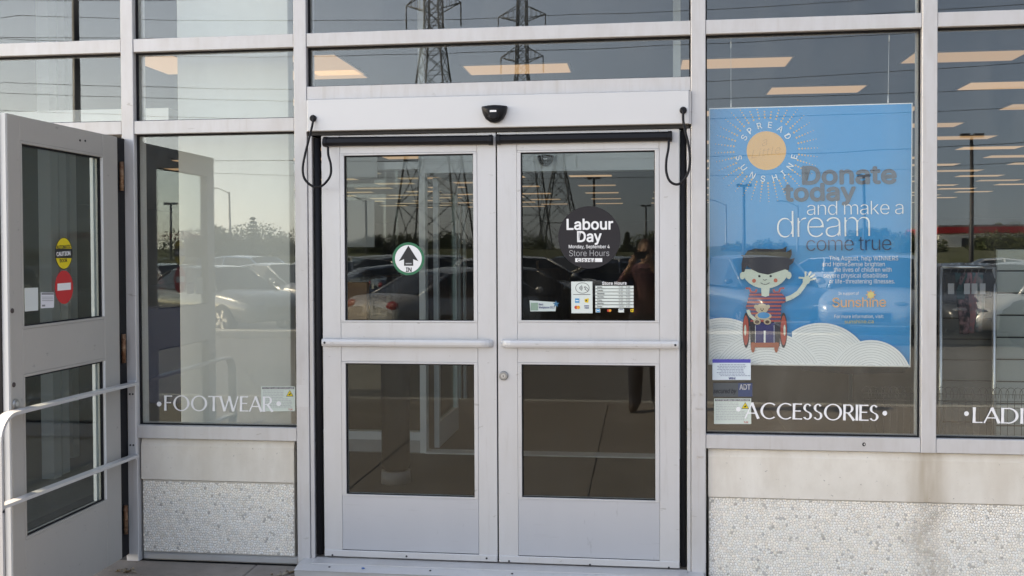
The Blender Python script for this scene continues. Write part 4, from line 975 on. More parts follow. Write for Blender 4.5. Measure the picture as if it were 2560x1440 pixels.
# inner leaf swung open away from the camera
IL = empty('inner_door', (-1.64,2.9,0), 0, 'inner glass door leaf swung open inside the vestibule', 'door')
for nm, bx_ in (('stile',(-1.655,-1.615,2.92,2.985,.02,2.19)),('stile',(-1.655,-1.615,3.74,3.80,.02,2.19)),('rail',(-1.655,-1.615,2.986,3.739,2.11,2.19)),('rail',(-1.655,-1.615,2.986,3.739,.02,.22))):
    loc(MB().box(*bx_).build(nm, INAL), IL.location).parent = IL
loc(MB().box(-1.64,-1.632,2.986,3.739,.221,2.109).build('pane', IPANE), IL.location).parent = IL
q = onZ(1157, 995, .003); CPOST = empty('store_post', (q.x, q.y, 0), 0, 'slim pale twin-edged post standing farther inside the store', 'post')
MB().box(-.045,-.014,-.03,.03,0,2.1).build('upright', INAL, CPOST); MB().box(.014,.045,-.03,.03,0,2.1).build('upright', INAL, CPOST)
# white partition standing right behind the narrow window, and bulkhead pieces
PART = mat('white_partition', (.66,.64,.58), .7)
xa = onY(447, 500, .27).x; xb = onY(724, 500, .27).x
MB().cbox(xa, xb, .268, .34, .003, 3.69, .004).build('partition', PART, label='white partition standing close behind the narrow FOOTWEAR window', cat='partition')
MB().box(-3.75, -2.72, .55, .70, 2.30, 2.44).build('bulkhead', WHITEP, label='white bulkhead crossing behind the pane above the open exit door', cat='bulkhead')
for p0, p1, y, lb in ((97,128,1.6,'wide pale vestibule post seen through the open exit door'),(131,150,1.75,'slimmer pale vestibule post right of the wide one'),(166,176,2.3,'thin pale vestibule post seen right in the open door glass')):
    MB().box(onY(p0,600,y).x, onY(p1,600,y).x, y, y+.09, .003, 3.69).build('vestibule_post', INAL, label=lb, cat='post', group='vestibule posts')
# dark bin post in the vestibule
q = onZ(990, 1205, .006); BP = empty('bin', (q.x, q.y, 0), 0, 'slim black cylindrical bin on a pale foot inside the vestibule', 'bin')
MB().tube([(0,0,.006),(0,0,.09)], [.105,.10], 18).build('foot', WALLI, BP); MB().tube([(0,0,.0905),(0,0,.12),(0,0,.82),(0,0,.86)], [.075,.098,.10,.08], 18).build('body', mat('matt_black_bin', (.012,.012,.012), .95, spec=.1), BP)
# signboards behind the left door glass
for (x0,y0,x1,y1), lb in (((862,385,942,446),'pale square board high behind the left door glass'),((862,500,935,618),'pale board at eye level behind the left door glass')):
    a, b = onY(x0-30,y1,2.70), onY(x1,y0,2.70)
    MB().box(a.x, b.x, 2.70, 2.72, a.z, b.z).build('sign_board', mat('pale_board', (.50,.52,.50), .6), label=lb, cat='board', group='boards in the vestibule')
# tan display block right of the partition, seen as a brown sliver
MB().cbox(-1.79, -1.60, .75, .80, 1.10, 1.42, .004).build('display_board', mat('tan_board', (.28,.15,.07), .7), label='tan wooden board between the narrow window and the left door', cat='board')
# blue counter and red garment behind the narrow window
q = onY(418, 800, 1.6); MB().cbox(q.x-.22, q.x+.2, 1.6, 2.0, .55, 1.22, .01).build('counter_panel', mat('navy_panel', (.035,.04,.09), .6), label='dark blue panel low behind the narrow FOOTWEAR window', cat='panel')

# ------------------------------------------------------------------ display behind the right-hand window
SLAT = mat('slatwall_white', (.34,.37,.345), .6)
def slatwall(x0, x1, y, z0, z1, m, lab, n):
    s = empty('slatwall', ((x0+x1)/2, y, z0), 0, lab, 'display wall'); h = (z1-z0)/n
    loc(MB().box(x0, x1, y+.014, y+.03, z0, z1).build('backing', GAP), s.location).parent = s
    for k in range(n): loc(MB().cbox(x0, x1, y, y+.0139, z0+k*h+.004, z0+(k+1)*h-.004, .003).build('slat', m), s.location).parent = s
a = onY(2492, 660, 1.1); slatwall(a.x, a.x+1.3, 1.1, .45, 1.60, SLAT, 'white slatwall panel at the right edge behind the clothes', 9)
DSL = mat('slatwall_grey', (.16,.16,.155), .6)
slatwall(onY(2350,800,1.5).x, onY(2490,800,1.5).x-.005, 1.5, .40, 1.30, DSL, 'grey slatwall panel behind the hanging clothes', 7)
CR = empty('clothes_rack', (2.0,.95,0), 0, 'low chrome clothes rack behind the right-hand window', 'clothes rack')
rz = onY(2400, 668, .95).z
rx0, rx1 = onY(2352,668,.95).x, onY(2486,668,.95).x
for nm, pts in (('rail',[(rx0,.95,rz),(rx1,.95,rz)]),('upright',[(rx0,.95,.02),(rx0,.95,rz)]),('upright',[(rx1,.95,.02),(rx1,.95,rz)]),('base',[(rx0,.75,.02),(rx0,1.15,.02)]),('base',[(rx1,.75,.02),(rx1,1.15,.02)])):
    loc(MB().tube(pts, .012, 10).build(nm, STEEL), CR.location).parent = CR
CLO = [('black',(.015,.015,.018),None),('dark teal',(.02,.06,.065),None),('black floral',(.02,.02,.025),(.35,.20,.22)),('pink patterned',(.30,.13,.14),(.10,.14,.16)),('teal patterned',(.06,.12,.13),(.34,.24,.24)),('charcoal',(.03,.03,.035),None)]
for k, (nm, c1, c2) in enumerate(CLO):
    t = k/5; x = rx0+.05+(rx1-rx0-.1)*t; zb = onY(2400, (760,748,835,832,828,740)[k], .95).z
    G = empty('hanging_garment', (x,.95,rz), random.uniform(-.25,.25), nm+' garment hanging on the low rack behind the right-hand window', 'garment', 'garments on the low rack')
    wd = .038 if c2 else .05; hgt = rz-zb; prof = []
    m_ = mat('cloth_'+nm.replace(' ','_'), c1, .9, noise=((30,30,24), .95, c2) if c2 else None, bump=(25,.004))
    rings = []
    for j in range(8):
        u = j/7; ww = wd*(1.0-.25*u+.08*sin(u*9+k)); z = -.03-(hgt-.03)*u
        rings.append([(ww*cos(a)+.006*sin(u*7+k), .035*(.6+.3*sin(3*a+u*4+k))*sin(a), z) for a in [2*pi*i/14 for i in range(14)]])
    MB().loft(rings).build('cloth', m_, G)
    MB().tube([(0,0,.012),(.010,0,.022),(.016,0,.012),(.010,0,0),(0,0,-.035)], .0018, 6).build('hanger_hook', STEEL, G)
    if k % 2 == 0 or k == 3:
        MB().box(-.016,.016,-.05,-.048,-.15,-.09).build('price_tag', GREYT, G)
# low wire display fence
WIRE = mat('dark_wire', (.05,.048,.045), .5, .6)
wf = MB(); fx0, fx1, fy = onY(2158,1000,.42).x, onY(2158,1000,.42).x+2.3, .42
zt_, zb_ = onY(2400,985,.42).z, .42
n = int((fx1-fx0)/.034)
for k in range(n+1): x = fx0+k*.034; wf.tube([(x,fy,zb_),(x,fy,zt_)], .0016, 4)
for z in (zb_, zb_+.035, zb_+.07, zb_+.105, zt_-.07, zt_-.035, zt_): wf.tube([(fx0,fy-.003,z),(fx1,fy-.003,z)], .0018, 4)
for k in range(n): 
    x = fx0+k*.034+.017; wf.tube([(x-.025,fy+.003,zt_-.02)]+[(x-.025*cos(a),fy+.003,zt_+.035*sin(a)) for a in [pi*i/6 for i in range(7)]]+[(x+.025,fy+.003,zt_-.02)], .0016, 4, cap=False)
wf.build('wire_fence', WIRE, label='low scalloped wire fence inside the right-hand windows', cat='wire fence')
# ledge and boxes behind the sill
MB().box(.32, 3.5, .27, .95, .003, .40).build('display_ledge', mat('ledge_brown', (.10,.085,.07), .7), label='low brown display ledge behind the ACCESSORIES window sill', cat='ledge')
# mid-store racks, dark silhouettes beyond the doors
RACKC = [mat('rack_cloth_%d' % i, c, .9, noise=((6,6,2), .8, d)) for i, (c, d) in enumerate((((.05,.03,.03),(.12,.05,.04)),((.03,.035,.05),(.06,.06,.07)),((.07,.06,.05),(.03,.03,.03))))]
LAB = ['rounder of dark red clothes far inside beyond the left door', 'rounder of navy clothes far inside beyond the left door', 'rounder of brown clothes far inside the store centre', 'rounder of dark red clothes behind the poster window', 'rounder of navy clothes deep behind the poster window', 'rounder of brown clothes deep at the right of the store']
for i, (x, y) in enumerate(((-3.2,8.5),(-4.9,11.0),(-1.9,13.5),(2.2,6.0),(3.8,8.5),(5.5,11.5))):
    R_ = empty('garment_rounder', (x,y,0), i, LAB[i], 'clothes rack', 'garment rounders inside the store')
    MB().loft([[((.55+.05*sin(7*a+i))*cos(a)*k,(.55+.05*sin(7*a+i))*sin(a)*k,z) for a in [2*pi*j/28 for j in range(28)]] for z, k in ((.35,1.02),(.8,1.0),(1.22,.95),(1.27,.85))]).build('clothes', RACKC[i % 3], R_)
    MB().tube([(0,0,.003),(0,0,1.42)], .02, 8).build('pole', STEEL, R_)
# ------------------------------------------------------------------ the car park that the glass mirrors
TYRE = mat('tyre_rubber', (.02,.02,.02), .85); RIMM = mat('alloy_rim', (.5,.5,.51), .3, .8); CGL = mat('car_glass', (.010,.012,.014), .06, 0, .8)
TAIL = mat('tail_lamp_red', (.35,.01,.012), .2); HEADL = mat('head_lamp_clear', (.30,.31,.33), .08, .6); TRIM = mat('car_black_trim', (.02,.02,.02), .5); PLATE = mat('number_plate_white', (.7,.7,.7), .5)
def car_paint(n, c): return mat('car_paint_'+n, c, .28, .25, .5, coat=.8)
SHAPES = {
 'sedan': dict(L=4.6, W=.90, body=[(-2.30,.42,.78,.80),(-2.22,.32,.96,.93),(-1.6,.28,1.00,.99),(-.8,.22,.99,1.0),(0,.2,.97,1.0),(.9,.22,.95,1.0),(1.5,.28,.88,.99),(2.05,.28,.78,.94),(2.26,.34,.66,.82),(2.32,.42,.56,.70)], cab=[(-1.75,1.0,1.005,.80,.74),(-1.05,.98,1.37,.82,.60),(-.3,.97,1.45,.83,.62),(.28,.96,1.41,.83,.61),(1.08,.93,.94,.80,.74)]),
 'suv': dict(L=4.6, W=.93, body=[(-2.28,.5,1.0,.86),(-2.2,.38,1.05,.96),(-1.5,.34,1.06,1.0),(-.6,.28,1.05,1.0),(.2,.28,1.04,1.0),(1.0,.3,1.02,1.0),(1.6,.36,.97,.99),(2.1,.36,.88,.94),(2.27,.42,.74,.84),(2.32,.5,.62,.72)], cab=[(-2.24,1.05,1.06,.84,.78),(-1.95,1.05,1.52,.84,.66),(-.8,1.04,1.63,.86,.68),(.3,1.03,1.58,.86,.67),(1.22,1.01,1.02,.84,.78)]),
 'hatch': dict(L=4.2, W=.88, body=[(-2.05,.45,.92,.84),(-1.98,.34,.98,.95),(-1.3,.28,1.0,1.0),(-.5,.22,.99,1.0),(.3,.22,.97,1.0),(1.0,.24,.94,1.0),(1.5,.3,.87,.98),(1.92,.3,.77,.92),(2.10,.36,.64,.80),(2.15,.44,.55,.70)], cab=[(-2.0,.98,.99,.78,.74),(-1.55,.98,1.38,.80,.60),(-.5,.97,1.48,.82,.62),(.2,.96,1.43,.82,.61),(1.10,.93,.94,.80,.74)])}
WH = {}
def wheel_meshes():
    rings = [[(r*cos(a), y, r*sin(a)) for a in [2*pi*i/24 for i in range(24)]] for r, y in ((.20,-.10),(.31,-.105),(.33,-.07),(.33,.07),(.31,.105),(.20,.10))]
    WH['tyre'] = MB().loft(rings).mesh('tyre', TYRE)
    m_ = MB().tube([(0,-.095,0),(0,.095,0)], .205, 20)
    for k in range(5):
        a = 2*pi*k/5; m_.add([(.03*cos(a+1.57)+.04*cos(a),y,.03*sin(a+1.57)+.04*sin(a)) for y in (-.104,.104)]+[(-.03*cos(a+1.57)+.04*cos(a),y,-.03*sin(a+1.57)+.04*sin(a)) for y in (-.104,.104)]+[(.04*cos(a+1.57)+.2*cos(a),y,.04*sin(a+1.57)+.2*sin(a)) for y in (-.104,.104)]+[(-.04*cos(a+1.57)+.2*cos(a),y,-.04*sin(a+1.57)+.2*sin(a)) for y in (-.104,.104)], [(0,2,6,4),(1,5,7,3),(0,4,5,1),(2,3,7,6)], 1)
    WH['rim'] = m_.mesh('rim', [TRIM, RIMM])
wheel_meshes()
CARM = {}
def car_parts(kind):
    if kind in CARM: return CARM[kind]
    S = SHAPES[kind]; W_ = S['W']; out = []
    rings = []
    for x, zb, zt, k in S['body']:
        w_ = W_*k; h = zt-zb; half = [(0,zt+.02*k),(w_*.62,zt+.012),(w_*.88,zt-.03),(w_*.985,zt-.14*h/.7),(w_,zb+h*.5),(w_*.985,zb+h*.28),(w_*.93,zb+.04),(w_*.80,zb)]
        rings.append([(x,y,z) for y, z in half]+[(x,-y,z) for y, z in half[:0:-1]])
    out.append(('body', MB().loft(rings).mesh('body', TRIM), True))
    C = S['cab']; roof = MB(); gls = MB(); n = len(C)
    R_ = []
    for x, zb, zr, wb, wr in C:
        wb *= W_/.9; wr *= W_/.9; R_.append([(x,-wb,zb-.03),(x,-wr,zr-.035),(x,-wr*.8,zr),(x,0,zr+.015),(x,wr*.8,zr),(x,wr,zr-.035),(x,wb,zb-.03)])
    vs = [v for r in R_ for v in r]
    for i in range(n-1):
        for k in range(6):
            f = (i*7+k, i*7+k+1, (i+1)*7+k+1, (i+1)*7+k)
            if 0 < i < n-2 and k in (1,2,3,4): roof.add([vs[j] for j in f], [(0,1,2,3)], 0, True)
            else: gls.add([vs[j] for j in f], [(0,1,2,3)], 0, True)
    out.append(('roof', roof.mesh('roof', TRIM), True)); out.append(('window_glass', gls.mesh('window_glass', CGL), False))
    for sgn in (1, 5):
        for i, j in ((0,1),(n-2,n-1)):
            out.append(('pillar', MB().tube([R_[i][sgn], R_[j][sgn]], .032, 6).mesh('pillar', TRIM), True))
        mid = [(R_[2][sgn][0]*.6+R_[3][sgn][0]*.4-.05, 0, 0)]
        b0, b1 = Vector(R_[2][0 if sgn == 1 else 6]), Vector(R_[2][sgn])
        out.append(('pillar', MB().tube([b0, b1], .035, 6).mesh('pillar', TRIM), True))
    fx = S['body'][-1][0]; rx = S['body'][0][0]; zt = S['body'][-3][2]; zr_ = S['body'][1][2]
    for s_ in (-1, 1):
        out.append(('headlight', MB().ball((fx-.16, s_*W_*.60, zt-.13), (.13,.17,.05), 12, 6).mesh('headlight', HEADL), False))
        out.append(('taillight', MB().ball((rx+.09, s_*W_*.70, zr_-.14), (.10,.19,.095), 12, 6).mesh('taillight', TAIL), False))
        out.append(('mirror', MB().ball((S['cab'][-1][0]-.28, s_*(W_+.07), S['cab'][-1][1]+.10), (.07,.10,.065), 8, 6).mesh('mirror', TRIM), True))
    out.append(('grille', MB().box(fx-.12, fx+.012, -.42, .42, .44, .60).mesh('grille', TRIM), False))
    out.append(('number_plate', MB().box(rx-.012, rx+.02, -.16, .16, .70, .82).mesh('number_plate', PLATE), False))
    CARM[kind] = out; return out
def car(kind, paint, px_, depth, vh, label):
    x, y = mir(px_, depth); a = -radians(vh)
    C = empty('parked_car', (x, y, -.15), a, label, 'car', 'cars in the car park')
    for nm, me, painted in car_parts(kind):
        o = link(nm, me, C)
        if painted and nm != 'grille': o.material_slots[0].link = 'OBJECT'; o.material_slots[0].material = paint
    W_ = SHAPES[kind]['W']; fx = SHAPES[kind]['L']*.5
    for wx in (fx-.95, -fx+1.0):
        for s_ in (-1, 1):
            t = link('wheel', WH['tyre'], C); t.location = (wx, s_*(W_-.085), .33); r_ = link('rim', WH['rim'], t)
    return C
CP = {n: car_paint(n, c) for n, c in dict(silver=(.42,.43,.44), white=(.72,.72,.71), black=(.015,.016,.018), navy=(.02,.035,.075), red=(.30,.02,.025), grey=(.13,.135,.14), blue=(.05,.12,.25)).items()}
for a in (
 ('sedan','grey',545,21.5,-32,'dark grey sedan mirrored in the FOOTWEAR window, nose to the right'),
 ('suv','white',790,27,-150,'white car mirrored at the right edge of the FOOTWEAR window'),
 ('sedan','silver',1180,18.6,48,'silver sedan seen from its red tail lamp, mirrored low in the left door'),
 ('sedan','navy',1015,23,28,'dark blue sedan mirrored in the left door beneath the arrow sticker'),
 ('hatch','red',885,29,200,'red hatchback mirrored at the left side of the left door glass'),
 ('suv','white',930,38,170,'white car mirrored far back in the left door'),
 ('suv','silver',1135,34,10,'silver sport utility car mirrored right of the arrow sticker'),
 ('suv','white',1330,27,15,'white sport utility car mirrored at the left of the right door glass'),
 ('suv','silver',1440,31,150,'silver van-like car mirrored behind the round charcoal sign'),
 ('sedan','black',1300,19.5,10,'black sedan mirrored at the lower left of the right door glass'),
 ('suv','grey',1890,22.0,-72,'grey sport utility car mirrored across the boy on the poster'),
 ('suv','silver',2200,21,-108,'silver sport utility car with shining headlamps mirrored in the lower poster'),
 ('sedan','black',2420,21,-95,'black sedan mirrored at the right edge of the poster window'),
 ('hatch','white',2545,20.5,-140,'white hatchback mirrored at the right edge of the picture'),
 ('sedan','white',2600,26,-150,'white sedan mirrored behind the white hatchback at the right edge'),
 ('suv','blue',640,33,-20,'blue sport utility car mirrored behind the grey sedan'),
 ('sedan','silver',420,25,-30,'silver sedan mirrored at the left of the FOOTWEAR window'),
 ('sedan','black',1020,45,5,'black sedan mirrored small beside the green-ringed sticker'),
 ('hatch','grey',1390,43,175,'grey hatchback mirrored small beneath the steel towers'),
 ('suv','grey',1700,36,20,'grey sport utility car mirrored between the doors and the poster'),
 ('hatch','silver',905,33,-10,'silver hatchback mirrored behind the red hatchback'),
 ('sedan','white',985,31,165,'white sedan mirrored left of the arrow sticker'),
 ('suv','black',1075,28.5,20,'black sport utility car mirrored below the arrow sticker'),
 ('sedan','white',1165,41,175,'white sedan mirrored small at the right of the left door glass'),
 ('hatch','silver',1370,36,190,'silver hatchback mirrored left of the round charcoal sign'),
 ('sedan','navy',1560,30,15,'navy sedan mirrored beside the photographer'),
 ('suv','silver',1620,40,175,'silver sport utility car mirrored behind the photographer'),
 ('sedan','silver',690,26,-25,'silver sedan mirrored right of the grey sedan'),
 ('hatch','white',600,40,170,'white hatchback mirrored below the spruce'),
 ('sedan','white',2480,33,170,'white sedan mirrored below the low red-topped building'),
 ('sedan','white',2050,38,160,'white sedan mirrored small in the middle of the poster')):
    car(a[0], CP[a[1]], *a[2:])

# lamp posts
POLE = mat('dark_steel_pole', (.035,.035,.038), .5, .4); POLEG = mat('galvanised_pole', (.22,.22,.22), .5, .5)
def lamp_post(px_, depth, h, kind, m, label, r=.09):
    x, y = mir(px_, depth); L = empty('lamp_post', (x, y, -.15), 0, label, 'lamp post', 'lamp posts of the car park')
    MB().tube([(0,0,0),(0,0,.5),(0,0,h)], [r*1.1, r, r*.7], 10).build('pole', m, L)
    MB().tube([(0,0,0),(0,0,.7)], .26, 12).build('footing', KERB, L)
    if kind == 'box':
        for s_ in (-1, 1): MB().box(s_*.12, s_*.62, -.18, .18, h-.14, h+.08).build('lamp_head', m, L)
    else:
        s_ = -1
        MB().tube([(0,0,h-.2)]+[(s_*1.8*t, 0, h-.2+.7*sin(t*1.5)) for t in (.2,.4,.6,.8,1)], .05, 6).build('arm', m, L)
        MB().box(s_*1.75, s_*2.4, -.14, .14, h+.42, h+.56).build('lamp_head', m, L)
lamp_post(192, 29, 12, 'box', POLE, 'thick dark lamp post mirrored in the pane above the open door', .13)
lamp_post(575, 105, 8.3, 'arm', POLEG, 'street lamp with curved arm mirrored in the FOOTWEAR window', .16)
lamp_post(425, 92, 6.5, 'box', POLE, 'dark lamp post mirrored beside the open door reflection', .14)
lamp_post(2430, 60, 8.2, 'box', POLE, 'dark lamp post with box heads mirrored in the right-hand window', .13)
lamp_post(1860, 84, 7.1, 'box', POLE, 'lamp post mirrored among the sun rays of the poster', .15)
lamp_post(2161, 100, 8.9, 'box', POLE, 'lamp post mirrored behind the word today on the poster', .16)
lamp_post(1485, 95, 8.6, 'box', POLE, 'lamp post mirrored above the round charcoal sign', .14)
lamp_post(915, 85, 6.2, 'arm', POLE, 'lamp post mirrored at the left of the left door glass', .13)
lamp_post(1815, 120, 7.2, 'arm', POLEG, 'thin street lamp mirrored left in the poster', .13)
lamp_post(1994, 120, 7.0, 'arm', POLEG, 'thin street lamp mirrored above the poster child', .13)
lamp_post(1615, 130, 7.5, 'box', POLE, 'small lamp post mirrored right of the round charcoal sign', .13)

# lattice transmission towers and their wires
LAT = mat('galvanised_lattice', (.10,.105,.11), .6, .3)
def tower(px_, depth, H, b0, label, rz=.0, th=1.0):
    x, y = mir(px_, depth); T = empty('transmission_tower', (x, y, .8), rz, label, 'tower', 'steel transmission towers')
    def hw(z): 
        t = z/H; return b0*(1-t/.62)+b0*.215*(t/.62) if t < .62 else b0*.215*(1-(t-.62)/.38)+b0*.14*(t-.62)/.38
    m_ = MB(); zs = [0]; z = 0
    while z < H: z += max(hw(z)*1.55, 1.6); zs.append(min(z, H))
    cor = lambda z: [(sx*hw(z), sy*hw(z), z) for sx, sy in ((-1,-1),(1,-1),(1,1),(-1,1))]
    legs = MB()
    for k in range(4): legs.tube([cor(z)[k] for z in zs], .16*th, 4, cap=False, smooth=False)
    legs.build('leg_frame', LAT, T)
    br = MB()
    for a, b in zip(zs, zs[1:]):
        A, B = cor(a), cor(b)
        for k in range(4):
            j = (k+1) % 4
            br.tube([A[k],B[j]], .075*th, 3, cap=False, smooth=False); br.tube([A[j],B[k]], .075*th, 3, cap=False, smooth=False); br.tube([B[k],B[j]], .06*th, 3, cap=False, smooth=False)
    br.build('bracing', LAT, T)
    for zf, ln in ((.66,.30),(.80,.36),(.93,.26)):
        z = zf*H; h = hw(z); arm = MB()
        for s_ in (-1, 1):
            tip = (s_*(h+ln*b0*2.1), 0, z+.9)
            for sy in (-1, 1):
                arm.tube([(s_*h, sy*h, z), tip], .10*th, 4, smooth=False); arm.tube([(s_*hw(z+2.4), sy*hw(z+2.4), z+2.6), tip], .09*th, 4, smooth=False)
                for t in (.25,.5,.75):
                    p = Vector((s_*h, sy*h, z)).lerp(Vector(tip), t); q = Vector((s_*hw(z+2.4), sy*hw(z+2.4), z+2.6)).lerp(Vector(tip), t); arm.tube([p, q], .05*th, 3, smooth=False)
            arm.tube([tip, (tip[0], 0, z-2.0)], .11*th, 5)
        arm.build('cross_arm', LAT, T)
    return x, y
T1 = tower(1086, 122, 46, 4.2, 'large steel lattice tower mirrored in the left door and the strip above', .12, .8)
T2 = tower(1308, 178, 52, 4.6, 'farther steel lattice tower mirrored in the strip above the doors', .1, .95)
T3 = tower(1400, 205, 30, 4.2, 'distant steel lattice tower mirrored in the right door glass', .1, 1.0)
WIR = mat('overhead_wire', (.05,.05,.055), .5, .3)
for i, (Y, z0, sl_) in enumerate([(T1[1]-4, 31.5, .012), (T1[1]+4, 32.3, .012), (T1[1], 38, .012), (T1[1]-6, 44, .012), (T2[1], 35.4, .01), (T2[1]+5, 42.5, .01), (T2[1]-5, 49, .01), (T3[1], 21, .004), (T1[1]-15, 26.5, -.006), (T1[1]-15.7, 24.0, -.006), (T1[1]-30, 20, .008)]):
    pts = []
    for k in range(61):
        x = -240+8*k*1.0+0; t = ((x+120) % 240)/240; pts.append((x, Y, z0-8.5*4*t*(1-t)*.55+sl_*x))
    MB().tube(pts, .045 if Y > -140 else .06, 4, cap=False).build('overhead_wire', WIR, label='thin overhead power wire mirrored across the upper windows', cat='wire', group='overhead power wires')

# trees and shrubs on the bank
LFD = [mat('leaf_green_%d' % i, c, .8) for i, c in enumerate(((.05,.075,.02),(.075,.10,.03),(.035,.055,.018),(.10,.11,.035)))]; BARK = mat('bark', (.07,.05,.035), .9)
def tree(px_, depth, h, w_, label, kind='round', n=900):
    x, y = mir(px_, depth); zb = .9 if depth > 90 else (.2 if depth > 84 else -.15)
    T = empty('spruce_tree' if kind == 'spruce' else ('shrub' if kind == 'shrub' else 'tree'), (x, y, zb), 0, label, 'tree' if kind != 'shrub' else 'shrub', 'trees and shrubs on the bank')
    rnd = random.Random(int(px_*7+depth)); tr = MB().tube([(0,0,-.2),(.03*h*.3,0,h*.4),(0,0,h*(.95 if kind == 'spruce' else .65))], [h*.028, h*.02, h*.006], 7)
    if kind != 'spruce':
        for k in range(6):
            a = rnd.uniform(0, 6.28); tr.tube([(0,0,h*(.25+.06*k)),(cos(a)*w_*.3,sin(a)*w_*.3,h*(.5+.06*k))], [h*.012, h*.004], 5)
    tr.build('trunk', BARK, T)
    c = MB(); clumps = [(rnd.gauss(0,.28)*w_, rnd.gauss(0,.28)*w_, h*rnd.uniform(.32 if kind == 'round' else .2,.85), rnd.uniform(.16,.30)*w_) for _ in range(11)]
    for k in range(n):
        if kind == 'spruce':
            t = rnd.random()**1.3; z = h*(.08+.9*t); br = int(t*13); a = rnd.choice(range(7))*.9+br*1.3+rnd.gauss(0,.16); tier = .6+.5*(((br*7919) % 13)/13); r = w_*.55*(1-t*.97)*tier*rnd.random()**.6; z = h*(.08+.9*(br+.25*rnd.random())/13); p = Vector((r*cos(a), r*sin(a), z-.25*r))
        else:
            cx, cyy, cz, cr = rnd.choice(clumps); v = Vector((rnd.gauss(0,1), rnd.gauss(0,1), rnd.gauss(0,1))).normalized()*cr*rnd.random()**.4; p = Vector((cx, cyy, cz))+v
        s_ = rnd.uniform(.09,.2); u = Vector((rnd.gauss(0,1), rnd.gauss(0,1), rnd.gauss(0,.6))).normalized(); q = u.orthogonal().normalized()
        c.add([p-u*s_, p+q*s_*.6, p+u*s_, p-q*s_*.6], [(0,1,2,3)], rnd.randint(0,3))
    c.build('crown', LFD, T)
tree(632, 90, 5.0, 4.0, 'spruce mirrored in the FOOTWEAR window', 'spruce', 2600)
tree(1568, 104, 2.7, 2.2, 'small dark conifer mirrored right of the round charcoal sign', 'spruce', 1800)
for px_, d_, h, w_, kd, lb in ((560,100,4.2,7,'shrub','shrub left of the mirrored spruce'),(590,92,3.4,6,'shrub','low shrub in front of the mirrored spruce'),(700,98,3.6,8,'shrub','shrub right of the mirrored spruce'),(520,92,4.8,3.6,'round','tree mirrored beside the open door reflection'),
  (905,102,2.6,4,'shrub','shrub mirrored at the left of the left door glass'),(945,96,2.8,3.6,'round','rounded tree mirrored in the left door glass'),(1015,118,2.6,8,'shrub','dark shrub at the left foot of the mirrored large tower'),(1090,112,3.0,7,'shrub','shrub in the middle of the mirrored large tower foot'),(1160,120,2.6,7,'shrub','shrub at the right foot of the mirrored large tower'),
  (1335,150,2.6,9,'shrub','shrub at the foot of the mirrored distant towers'),(1640,110,3.0,5,'round','small tree mirrored near the hinge side of the right door'),(1850,110,2.2,3.2,'shrub','shrub mirrored left on the poster'),(1915,112,2.4,3.6,'shrub','shrub mirrored above the poster child hair'),(2165,135,5.4,3.8,'round','round-crowned tree mirrored behind the word dream'),(2195,138,5.0,3.2,'round','slimmer round tree mirrored right of the word dream'),(2245,120,2.8,4.6,'shrub','shrub mirrored right of the words come true'),
  (2310,115,3.4,5,'shrub','shrub mirrored at the right frame of the poster window'),(2470,122,2.4,6,'shrub','shrub mirrored before the low red-topped building'),(2540,124,2.6,7,'shrub','second shrub mirrored before the low red-topped building'),(2500,170,7.0,5,'round','tree rising behind the mirrored red-topped building')):
    tree(px_, d_, h*(.58 if kd == 'shrub' else .74), w_, lb, kd, int(420*w_+600))

# low building with a red fascia beyond the lot
x, y = mir(2350, 150); LB = empty('low_building', (x, y, .8), 0, 'low white building with red fascia mirrored in the right-hand window', 'building')
MB().box(0, 46, -18, 0, 0, 3.0).build('wall', mat('far_white_wall', (.62,.60,.57), .8), LB)
MB().box(-.3, 46.3, -18.3, .3, 3.001, 3.9).build('fascia', mat('red_fascia', (.42,.02,.025), .6), LB)
MB().box(-.1, 46.1, -18.1, .1, 3.901, 4.2).build('roof', mat('far_roof', (.2,.2,.2), .8), LB)
for k in range(5): MB().box(3+k*8.6, 8+k*8.6, .002, .06, .7, 2.3).build('window', CGL, LB)
for k in range(2): MB().box(9+k*17, 11+k*17, .002, .08, 0, 2.3).build('door', mat('far_door', (.12,.12,.13), .6), LB)

